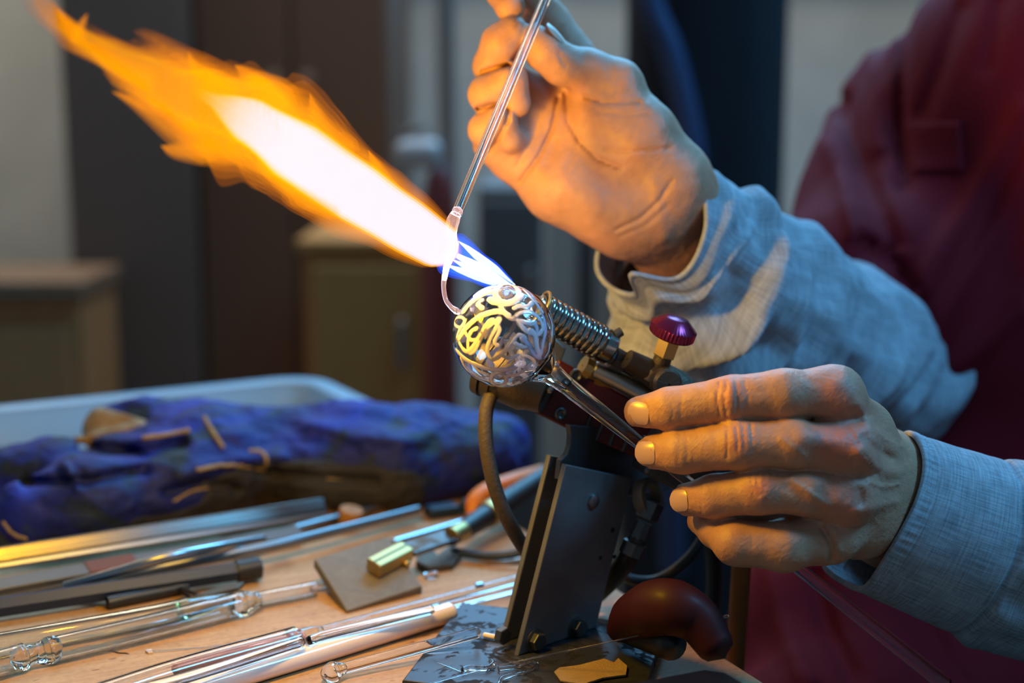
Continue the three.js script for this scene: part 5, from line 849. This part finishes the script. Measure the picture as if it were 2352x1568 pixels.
{ // glove
  const G = [[[[1135, 1040, 0.935], [980, 1045, 0.915], [800, 1052, 0.895], [620, 1050, 0.89], [470, 1050, 0.87]], [27, 31, 33, 31, 32]], [[[1120, 1060, 0.90], [900, 1085, 0.875], [720, 1092, 0.865]], [19, 24, 22]],
    [[[560, 1000, 0.905], [430, 988, 0.895], [330, 985, 0.885], [250, 992, 0.875]], [17, 18, 17, 15]], [[[500, 1085, 0.86], [360, 1115, 0.835], [200, 1150, 0.805], [60, 1178, 0.79]], [30, 28, 24, 18]], [[[440, 1060, 0.87], [280, 1080, 0.85], [120, 1085, 0.835], [-60, 1100, 0.825]], [26, 22, 20, 17]],
    [[[300, 1050, 0.91], [150, 1040, 0.93], [0, 1040, 0.945], [-160, 1045, 0.955]], [14, 13, 12, 11]]].map(([p, r]) => chain(A3(p), mm(r), 0.012));
  const fold = relief([{ p: [[560, 1075], [700, 1095], [860, 1105]], w: 12, h: -0.004 }, { p: [[190, 1030], [330, 1040], [420, 1020]], w: 16, h: -0.007 }, { p: [[60, 1110], [200, 1105], [330, 1080]], w: 12, h: -0.006 }, { p: [[150, 1070], [180, 1120]], w: 12, h: 0.004 }, { p: [[420, 1090], [520, 1060], [640, 1050]], w: 20, h: 0.005 }, { p: [[380, 1130], [470, 1110], [540, 1120]], w: 12, h: -0.006 }, { p: [[700, 970], [820, 1000], [960, 1010]], w: 18, h: 0.004 }]);
  const f = (x, y, z) => { let d = G[0](x, y, z); for (let i = 1; i < G.length; i++) d = smin(d, G[i](x, y, z), i > 2 ? 0.008 : 0.02); if (d < 0.02 && d > -0.02) { const [X, Y] = surveyed(x, y, z); d -= fold(X, Y) + 0.0075 * fbm(x * 24, y * 34, z * 24, 3) + 0.0009 * noise(x * 160, y * 160, z * 160); } const tx = x - TRAY_C.x, tz = z - TRAY_C.z, l = tx * TRAY_A.x + tz * TRAY_A.z, w = tx * TRAY_B.x + tz * TRAY_B.z, box = Math.max(-0.0035 - l, l - TRAY_L - 0.0035, -0.0035 - w, w - TRAY_W - 0.0035, y - TOP - TRAY_H - 0.0035);
    return Math.max(d, TOP + 0.001 - y, -box); };
  const t = thing('work_glove', 'worn blue leather welding glove with tan piping lying in front of the tray', 'glove', onTable(600, 1120));
  part('gauntlet', meshField(f, ...bounds(A3([[-200, 900, 0.80], [1230, 900, 0.80], [-200, 1280, 0.80], [1230, 1200, 0.98], [-200, 900, 0.98], [1230, 900, 0.98]]), 0.03), 0.0032, 0.0012), M.leather, t);
  const seam = (l, r, d = 0.74) => { const c = new THREE.CatmullRomCurve3(l.map(([x, y]) => V(x, y, 0)), false, 'catmullrom', 0.5), k = l.length * 7; part('piping', sweep(Array.from({ length: k + 1 }, (_, i) => { const p = c.getPoint(i / k); return hit(f, p.x, p.y + 2.5 * noise(i * 0.7, r * 9e3, 1), d).addScaledVector(FWD, -0.0004); }), (q) => r * (0.75 + 0.5 * Math.abs(noise(q * 9, r * 9e3, 2))), { seg: 8, n: k * 3 }), M.piping, t); };
  seam([[455, 1078], [520, 1068], [600, 1076], [680, 1092], [760, 1100], [850, 1103]], 0.00143); seam([[470, 958], [482, 980], [498, 1005], [512, 1025]], 0.00150); seam([[575, 1036], [598, 1036], [612, 1052], [610, 1078]], 0.00135); seam([[330, 1005], [380, 998], [432, 988]], 0.00165); seam([[8, 1200], [30, 1225], [60, 1238]], 0.00113); seam([[400, 1150], [450, 1125], [520, 1118]], 0.00097);
  const worn = [bone(at(900, 1130, 0.86), at(560, 1128, 0.85), 0.020, 0.022), bone(at(560, 1128, 0.85), at(300, 1185, 0.815), 0.020, 0.016), bone(at(300, 1195, 0.81), at(80, 1225, 0.79), 0.014, 0.010)];  // field of the dark patch along the lower side of the glove
  part('dark_palm', meshField((x, y, z) => Math.max(f(x, y, z) - 0.0016, Math.min(worn[0](x, y, z), worn[1](x, y, z), worn[2](x, y, z)) + 0.003 * noise(x * 50, y * 50, z * 50)), ...bounds(A3([[40, 1060, 0.76], [980, 1260, 0.76], [40, 1060, 0.90], [980, 1200, 0.90]]), 0.02), 0.003, 0.0012), M.darkLeather, t, 'dark leather palm side');
  part('fingertip_patch', meshField((x, y, z) => Math.max(f(x, y, z) - 0.0022, bone(at(205, 985, 0.862), at(320, 1000, 0.862), 0.016, 0.010)(x, y, z)), ...bounds(A3([[170, 940, 0.84], [350, 1050, 0.90]]), 0.02), 0.0022), std({ color: lin(0.30, 0.19, 0.09), roughness: 0.75 }), t, 'tan leather fingertip');  // tan patch over the glove fingertip
}
// bars: a straight bar of rectangular section, a face turned so that it carries the flame's reflection
function bar(p0, p1, w, h, n, bevel = 0.0008) { const d = p1.clone().sub(p0), L = d.length(); d.normalize(); const up = n.clone().addScaledVector(d, -n.dot(d)).normalize(), s = d.clone().cross(up); return block(p0.clone().add(p1).multiplyScalar(0.5), d, up, s, L, h, w, bevel); }
{
  const a = onTable(-140, 1298, 0.012), b = onTable(745, 1160, 0.010), t = thing('steel_bar', 'long bright steel bar glowing amber with the flame at its near end', 'bar', a.clone().lerp(b, 0.5).setY(TOP));
  const m = a.clone().lerp(b, 0.35), n = glint(m, at(380, 200, 0.512)), s = part('shaft', bar(a, b, 0.0085, 0.006, n, 0.0012), std({ color: lin(0.15, 0.135, 0.125), roughness: 0.24, metalness: 1 }), t);
  const f = b.clone().sub(a).normalize(), nn = n.clone().addScaledVector(f, -n.dot(f)).normalize(), q = f.clone().cross(nn); if (q.y > 0) q.negate();
  part('groove', bar(a.clone().addScaledVector(q, 0.0012).addScaledVector(nn, 0.003), b.clone().addScaledVector(q, 0.0012).addScaledVector(nn, 0.003), 0.0005, 0.0004, n, 0.0001), M.darkSteel, s);
  part('lower_lip', bar(a.clone().addScaledVector(q, 0.0055), b.clone().addScaledVector(q, 0.0055), 0.003, 0.0045, n, 0.0008), M.satinSteel, t);
}
{
  const a = onTable(-140, 1372, 0.006), b = onTable(690, 1222, 0.006), t = thing('flat_file', 'long dark grey flat file with a rust red wrap beneath the amber lit bar', 'file', a.clone().lerp(b, 0.5).setY(TOP));
  part('blade', bar(a, b, 0.012, 0.004, V(0, 1, 0.2).normalize()), M.darkSteel, t);
  part('wrap', bar(a.clone().lerp(b, 0.375), a.clone().lerp(b, 0.51), 0.0128, 0.0052, V(0, 1, 0.2).normalize()), std({ color: lin(0.16, 0.045, 0.02), roughness: 0.8 }), t, 'rust red wrapped band');
}
{
  const t = thing('tweezers', 'long steel tweezers with serrated legs pointing past the tile', 'tweezers', onTable(400, 1290));
  part('leg', sweep(T3([[150, 1348, 0.006], [250, 1320, 0.012], [380, 1282, 0.018], [500, 1258, 0.016], [605, 1240, 0.010]]), (q) => 0.0019, { seg: 12, n: 40, flat: 1.5 }), M.brightSteel, t);
  const pts = T3([[150, 1349, 0.005], [320, 1314, 0.008], [600, 1260, 0.010], [760, 1222, 0.010], [960, 1172, 0.008]]), leg = part('leg', sweep(pts, 0.0022, { seg: 12, n: 50, flat: 1.4 }), M.satinSteel, t, 'serrated leg'), c = new THREE.CatmullRomCurve3(pts, false, 'catmullrom', 0.5), teeth = [];
  for (let k = 0; k < 62; k++) { const p = c.getPoint(0.2 + k / 62 * 0.42), d = c.getTangent(0.2 + k / 62 * 0.42); teeth.push(block(p.add(V(0, -0.0012, 0.0016)), d, V(0, 1, 0), d.clone().cross(V(0, 1, 0)), 0.0011, 0.0016, 0.0012, 0.0002, 1)); }
  const tm = part('serration', merge(teeth), M.satinSteel, leg); tm.userData.kind = 'stuff';
}
{
  const a = onTable(-120, 1412, 0.007), b = onTable(600, 1303, 0.007), t = thing('navy_bar', 'dark navy blue hexagonal bar lying just above the glass tubes', 'bar', a.clone().lerp(b, 0.5).setY(TOP)), d = b.clone().sub(a).normalize();
  part('shaft', hexProfile(a, d, 0.0052, b.distanceTo(a)), M.navyTool, t);
  part('collar', turnedOn([[0, 0.001], [0, 0.0058], [0.012, 0.0058], [0.012, 0.001]], b.clone().addScaledVector(d, -0.013), d, 20), M.blackPlastic, t);
}
solo('steel_rod', sweep(T3([[610, 1232], [800, 1182], [1000, 1128]], 0.004), 0.0026, { seg: 12, n: 20 }), M.satinSteel, 'thin grey steel rod between the glove and the tile', 'rod');
solo('steel_rod', sweep(T3([[520, 1212], [740, 1168], [930, 1130]], 0.004), 0.0022, { seg: 12, n: 20 }), M.brightSteel, 'bright thin steel rod lying right under the glove cuff', 'rod');
solo('steel_rod', sweep(T3([[905, 1245], [985, 1222], [1075, 1195]], 0.006), 0.0022, { seg: 12, n: 20 }), M.brightSteel, 'short bright steel rod sticking out behind the tan tile', 'rod');
solo('graphite_stick', sweep(T3([[247, 1384], [430, 1347]], 0.0035), 0.0033, { seg: 10, n: 4, ends: 'flat' }), M.blackPlastic, 'short black graphite stick under the navy bar', 'stick');
{ const g = plate([[392, 1338, 0.006], [440, 1342, 0.010], [520, 1338, 0.006], [562, 1344, 0.004], [548, 1358, 0.003], [470, 1372, 0.003], [430, 1366, 0.002]].map((p) => onTable(...p)), V(0, -1, -0.15).normalize(), 0.0025, 0.0008); solo('shaping_leaf', g, M.bronze, 'small dark bronze shaping leaf beside the end of the navy bar', 'tool'); }
solo('cork', turnedOn([[0, 0.001], [0, 0.0052], [0.001, 0.006], [0.011, 0.0072], [0.012, 0.0066], [0.012, 0.001]], onTable(800, 1212, 0), V(0.2, 1, 0.1).normalize(), 20), M.oak, 'tan cork stopper standing between the steel rods behind the tile', 'cork');
{ // tile paddle
  const c = [at(797, 1402, 0.690), at(970, 1345, 0.716), at(893, 1218, 0.752), at(722, 1283, 0.726)], n = c[1].clone().sub(c[0]).cross(c[3].clone().sub(c[0])).normalize(); if (n.y < 0) n.negate();
  for (const p of c) p.addScaledVector(n, -p.clone().sub(c[0]).dot(n));
  const t = thing('marver_paddle', 'square tan tile paddle with a brass clip and a black handle', 'paddle', onTable(850, 1400));
  part('tile', plate(c, n.clone().negate(), 0.0055, 0.0007), M.tileClay, t, 'square tan tile');
  const on = (x, y, h) => onPlane(x, y, c[0].clone().addScaledVector(n, h), n), s0 = on(856, 1305, 0.0045), s1 = on(935, 1264, 0.0045), ax = s1.clone().sub(s0).normalize(), ay = n.clone().cross(ax);
  const clip = part('clip', block(s0.clone().lerp(s1, 0.5), ax, ay, n, s0.distanceTo(s1), 0.0098, 0.0075, 0.001), M.brass, t, 'brass clip'); part('slot', block(s0.clone().lerp(s1, 0.5).addScaledVector(n, 0.0036), ax, ay, n, s0.distanceTo(s1) * 0.96, 0.0012, 0.0008, 0.0002), M.bronze, clip);
  part('rivet', new THREE.SphereGeometry(0.0021, 16, 12).translate(...on(934, 1294, 0.002).toArray()), M.brass, t);
  const h0 = s1.clone(), h1 = at(1045, 1228, 0.765), h2 = at(1065, 1218, 0.772), h3 = at(1255, 1092, 0.86);
  part('shank', bar(h0, h1, 0.011, 0.003, n), M.ribSteel.clone(), t, 'flat steel shank').material.color.setRGB(0.16, 0.155, 0.155); part('ferrule', sweep([at(1036, 1233, 0.762), h2], 0.0052, { seg: 18, n: 4, ends: 'flat' }), M.brass, t, 'bright ferrule');
  part('handle', sweep([at(1058, 1222, 0.770), at(1150, 1162, 0.81), h3], [0.0052, 0.0072, 0.0062], { seg: 18, n: 24 }), M.blackPlastic, t, 'black handle'); part('band', sweep([at(1118, 1183, 0.795), at(1134, 1172, 0.802)], 0.0074, { seg: 18, n: 2, ends: 'flat' }), M.brass, t);
}
{ // jaw plate, palette knife, pliers
  solo('steel_jaw', plate([[962, 1262, 0.006], [990, 1248, 0.008], [1005, 1262, 0.008], [1040, 1248, 0.006], [1062, 1272, 0.004], [1040, 1298, 0.003], [985, 1306, 0.003], [955, 1290, 0.004]].map((p) => onTable(...p)), V(0, -1, -0.1).normalize(), 0.004, 0.001), M.bronze, 'dark notched metal jaw lying under the paddle shank', 'jaw');
  const t = thing('palette_knife', 'pale ceramic palette blade with a navy edge left of the torch bracket', 'palette knife', onTable(1130, 1270));
  const o = [[1046, 1262, 0.006], [1072, 1240, 0.014], [1105, 1224, 0.020], [1160, 1214, 0.024], [1215, 1216, 0.022], [1222, 1250, 0.012], [1190, 1264, 0.008], [1120, 1270, 0.006]].map((p) => onTable(...p)); part('blade', plate(o, V(0, -1, -0.5).normalize(), 0.003, 0.001), M.porcelain, t);
  part('edge', sweep(T3([[1042, 1266, 0.005], [1110, 1276, 0.005], [1180, 1272, 0.007], [1226, 1254, 0.011]]), 0.0024, { seg: 10, n: 24 }), M.navyTool, t, 'navy edge');
  const p = thing('pliers', 'pliers with orange grips lying behind the black paddle handle', 'pliers', onTable(1130, 1160));
  part('grip', sweep([at(1088, 1178, 0.828), at(1092, 1150, 0.832), at(1122, 1126, 0.84), at(1180, 1104, 0.855), at(1245, 1084, 0.88)], [0.0045, 0.0052, 0.0052, 0.005, 0.0045], { seg: 14, n: 30 }), M.orangeGrip, p, 'orange grip'); part('grip', sweep([at(1070, 1164, 0.85), at(1120, 1138, 0.862), at(1195, 1112, 0.878)], 0.0048, { seg: 14, n: 20 }), M.navyTool, p, 'dark grip');
  part('jaw', plate([at(1095, 1180, 0.815), at(1080, 1200, 0.805), at(1058, 1205, 0.80), at(1062, 1192, 0.806), at(1080, 1172, 0.82)], V(0, -1, 0), 0.005, 0.001), M.satinSteel, p);
  solo('metal_block', block(onTable(1015, 1172, 0.0035), V(0.9, 0, -0.43), V(0, 1, 0), V(0.43, 0, 0.9), 0.020, 0.007, 0.012, 0.002), M.navyTool, 'small flat navy block beside the end of the glove cuff', 'block');
}
// ---- glass stock on the bench
{ // green tube
  const t = thing('glass_tube', 'yellow green glass tube lying furthest back of the tubes', 'glass tube', onTable(250, 1450)), r = rT(250, 1440, 27);
  part('tube', hollow(T3([[-160, 1508], [100, 1462], [330, 1420], [430, 1398]], r), r, 0.0009, { seg: 24, n: 20 }), M.greenGlass, t); part('drawn_end', sweep(T3([[425, 1399], [470, 1388], [540, 1370], [590, 1360]], r * 0.9), [r * 0.98, r * 0.8, r * 0.34, r * 0.2], { seg: 18, n: 30 }), M.greenGlass, t, 'drawn out yellow end');
}
{ // clear tube with wrinkled joints
  const t = thing('glass_tube', 'wide clear glass tube with a wrinkled joint near its left end', 'glass tube', onTable(300, 1460)), r = rT(300, 1450, 30);
  part('tube', hollow(T3([[110, 1494], [330, 1443], [555, 1386]], r), r, 0.0008, { seg: 28, n: 20 }), M.glass, t); part('tube', hollow(T3([[-200, 1580], [-60, 1540], [55, 1508]], r), r * 1.02, 0.0008, { seg: 28, n: 12 }), M.glass, t);
  const joint = (l, rr, s) => { const g = sweep(T3(l, r), rr, { seg: 28, n: 30 }), p = g.attributes.position; for (let i = 0; i < p.count; i++) { const x = p.getX(i), y = p.getY(i), z = p.getZ(i), k = 0.0012 * noise(x * 260 + s, y * 260, z * 260); p.setXYZ(i, x + k, y + k, z - k); } g.computeVertexNormals(); return g; };
  part('joint', joint([[50, 1510], [75, 1503], [115, 1493]], [r * 0.98, r * 0.7, r * 0.98], 1), M.glass, t, 'wrinkled melted joint'); part('joint', joint([[550, 1388], [565, 1384], [588, 1378]], [r * 0.98, r * 1.05, r * 0.62], 5), M.glass, t);
  part('narrow_tube', hollow(T3([[585, 1379], [700, 1356], [722, 1351]], r * 0.7), r * 0.62, 0.0007, { seg: 22, n: 10 }), M.glass, t); part('stem', sweep(T3([[715, 1352], [790, 1338], [850, 1322]], r * 0.5), r * 0.24, { seg: 14, n: 12 }), M.glass, t);
}
{ // clear tube holding a pink rod
  const t = thing('glass_tube', 'clear glass tube with a salmon pink rod inside it', 'glass tube', onTable(520, 1510)), r = rT(520, 1510, 33);
  part('tube', hollow(T3([[120, 1640], [400, 1548], [680, 1470]], r), r, 0.0007, { seg: 28, n: 20 }), M.glass, t); part('pink_rod', sweep(T3([[405, 1534], [550, 1496], [690, 1464]], r * 0.9), r * 0.46, { seg: 16, n: 20 }), M.pinkGlass, t, 'salmon pink rod'); part('olive_rod', sweep(T3([[300, 1588], [420, 1556], [465, 1543]], r * 0.7), r * 0.36, { seg: 16, n: 14 }), M.oliveGlass, t, 'olive green rod');
  part('joint', sweep(T3([[672, 1473], [690, 1466], [715, 1455], [735, 1449]], r * 0.7), [r * 0.98, r * 0.7, r * 0.55, r * 0.36], { seg: 20, n: 30 }), M.glass, t); part('stem', sweep(T3([[728, 1451], [930, 1398], [1185, 1330]], r * 0.4), r * 0.36, { seg: 16, n: 20 }), M.glass, t, 'narrow clear stem');
}
solo('milk_glass_rod', sweep(T3([[150, 1674], [400, 1596], [720, 1501], [1030, 1407]], rT(700, 1490, 25)), rT(700, 1490, 25), { seg: 28, n: 30 }), M.milkGlass, 'thick milky white glass rod nearest to the steel base plate', 'glass rod');
solo('clear_rod', sweep(T3([[250, 1602, 0.014], [430, 1556, 0.014], [690, 1474, 0.013]], 0.006), 0.0023, { seg: 14, n: 24 }), M.glass, 'thin clear rod lying in the groove between pink tube and milky rod', 'glass rod');
solo('clear_rod', sweep(T3([[712, 1470, 0.012], [760, 1455, 0.012], [990, 1400, 0.012]], 0.006), 0.0021, { seg: 14, n: 24 }), M.glass, 'thin clear rod lying on top of the far end of the milky rod', 'glass rod');
solo('clear_rod', sweep(T3([[1014, 1394, 0.003], [1100, 1372, 0.003], [1195, 1348, 0.003]], 0.006), 0.0021, { seg: 14, n: 16 }), M.glass, 'short clear rod leading up to the left side of the bracket', 'glass rod');
{ const t = thing('clear_rod', 'clear glass rod with a melted knob at its near end reaching over the base plate', 'glass rod', onTable(900, 1500)), r = 0.0026; part('rod', sweep(T3([[775, 1538, 0.004], [930, 1497, 0.006], [1094, 1452, 0.010]]), r, { seg: 18, n: 20 }), M.glass, t); part('knob', sweep(T3([[758, 1546, 0.004], [768, 1541, 0.004], [784, 1535, 0.0045]]), [0.0042, 0.0046, 0.0028], { seg: 20, n: 14 }), M.glass, t, 'melted knob'); }
solo('glass_stringer', sweep(T3([[338, 1494], [480, 1482], [620, 1466]], 0.001), 0.0007, { seg: 8, n: 12 }), M.glass, 'hair thin glass stringer lying on bare wood among the tubes', 'glass stringer');
solo('glass_shard', plate([[236, 1490], [270, 1482, 0.004], [300, 1488, 0.003], [290, 1497], [262, 1499]].map((p) => onTable(...p)), V(0, -1, 0), 0.0016, 0.0003), M.blueGlass, 'dark blue glass shard on the bare wood', 'glass shard');
solo('glass_shard', plate([[334, 1491], [346, 1489], [352, 1496], [340, 1497]].map((p) => onTable(...p, 0.001)), V(0, -1, 0), 0.001, 0.0002), M.milkGlass, 'tiny white glass chip just right of the blue shard', 'glass shard');
solo('glass_shard', sweep(T3([[1114, 1458, 0.006], [1132, 1462, 0.006], [1150, 1464, 0.006]]), 0.0013, { seg: 10, n: 8 }), M.milkGlass, 'pinkish white glass chip lying on the base plate beside the bracket', 'glass shard');
solo('glass_shard', sweep(T3([[980, 1322], [1000, 1318]], 0.002), 0.002, { seg: 10, n: 4 }), M.glass, 'clear glass chip lying right of the tan tile', 'glass shard');
solo('glass_shard', plate([[1090, 1338], [1108, 1334], [1112, 1339], [1094, 1343]].map((p) => onTable(...p, 0.007)), V(0, -1, 0), 0.002, 0.0004), M.blueGlass, 'blue glass chip stuck on the narrow clear stem', 'glass shard');
// ---- on the steel base plate
solo('bent_stringer', sweep(T3([[1147, 1535], [1170, 1532], [1195, 1528], [1222, 1519], [1232, 1523], [1228, 1533], [1210, 1541], [1178, 1549], [1152, 1558], [1146, 1572]], 0.0055), 0.0009, { seg: 10, n: 80 }), M.glass, 'thin clear glass stringer bent into a hairpin on the base plate', 'glass stringer');
solo('bent_stringer', sweep(T3([[1064, 1537], [1078, 1533], [1100, 1534], [1120, 1533], [1132, 1524], [1128, 1518]], 0.0055), 0.0012, { seg: 10, n: 50 }), M.glass, 'short hooked glass stringer beside the hairpin stringer', 'glass stringer');
solo('glass_stringer', sweep([onTable(930, 1586, 0.006), onTable(1127, 1532, 0.0065), onTable(1400, 1474, 0.020), onTable(1672, 1414, 0.034)], (t) => t > 0.985 ? 0.0007 : 0.0003, { seg: 8, n: 120 }), M.glass, 'long hair thin glass stringer stretched across the base plate past the red handle', 'glass stringer');
solo('glass_stringer', sweep(T3([[955, 1505, 0.002], [1010, 1522, 0.0048], [1068, 1544, 0.005]]), 0.0003, { seg: 8, n: 20 }), M.glass, 'faint glass hair running from the bare wood onto the base plate', 'glass stringer');
{ const o = [[1273, 1541], [1284, 1532], [1330, 1526], [1388, 1511], [1410, 1520], [1420, 1510], [1441, 1528], [1438, 1548], [1386, 1555], [1340, 1570], [1288, 1562]].map((p) => onTable(...p, 0.006)); const g = plate(o, V(0, -1, 0), 0.0009, 0.0002); solo('paper_scrap', g, M.paper, 'torn yellowish scrap of masking paper on the base plate', 'paper scrap'); }
{ // dark case at the lower edge
  const h = 0.022, c = onTable(1646, 1529, h), a = onTable(1440, 1568, h).sub(c).normalize(), b = onTable(1716, 1570, h).sub(c).normalize(), t = thing('dark_case', 'flat dark navy case at the bench edge in front of the base plate', 'case', c.clone().setY(TOP));
  const o = [c.clone().addScaledVector(a, 0.006), c.clone().addScaledVector(a, 0.10), c.clone().addScaledVector(a, 0.10).addScaledVector(b, 0.09), c.clone().addScaledVector(b, 0.09), c.clone().addScaledVector(b, 0.006)];
  part('lid', plate(o, V(0, -1, 0), 0.008, 0.0015), M.navyCloth.clone(), t).material.roughness = 0.35; part('tray_half', plate(o.map((p) => p.clone().add(V(0, -0.0085, 0))), V(0, -1, 0), 0.013, 0.0012), M.navyTool, t);
}
{ // pliers with a dark red grip, lying on the base plate
  const t = thing('red_handled_pliers', 'pliers with a glossy dark red grip arching over the corner of the base plate', 'pliers', onTable(1480, 1440));
  part('grip', sweep([onTable(1424, 1444, 0.014), onTable(1452, 1418, 0.024), onTable(1502, 1396, 0.036), onTable(1550, 1396, 0.039), onTable(1602, 1424, 0.035), onTable(1640, 1478, 0.027)], [0.006, 0.0098, 0.0118, 0.0118, 0.010, 0.008], { seg: 22, n: 50 }), M.redGrip, t, 'glossy dark red grip');
  part('grip', sweep([onTable(1430, 1446, 0.0125), onTable(1470, 1452, 0.0145), onTable(1540, 1478, 0.021)], [0.0055, 0.0072, 0.007], { seg: 18, n: 30 }), M.blackPlastic, t, 'black lower grip');
}
{ // dowel in a clip at the bench edge
  const p = at(1704, 1285, 0.665), q = at(1688, 1530, 0.69), d = q.clone().sub(p).normalize(), t = thing('wooden_dowel', 'brown wooden dowel held in a clip at the bench edge before the maroon lap', 'dowel', q.clone());
  part('dowel', sweep([p, q.clone().addScaledVector(d, 0.02)], 0.0046, { seg: 14, n: 4, ends: 'flat' }), M.mahogany, t);
  const c = q.clone().addScaledVector(d, 0.012), e = benchPoint(c.clone().sub(EDGE_A).dot(ALONG), 0).setY(c.y); part('clip', bar(e.clone().lerp(c, -0.02), c, 0.012, 0.008, V(0, 1, 0)), M.satinSteel, t);
}
renderer.render(scene, camera);
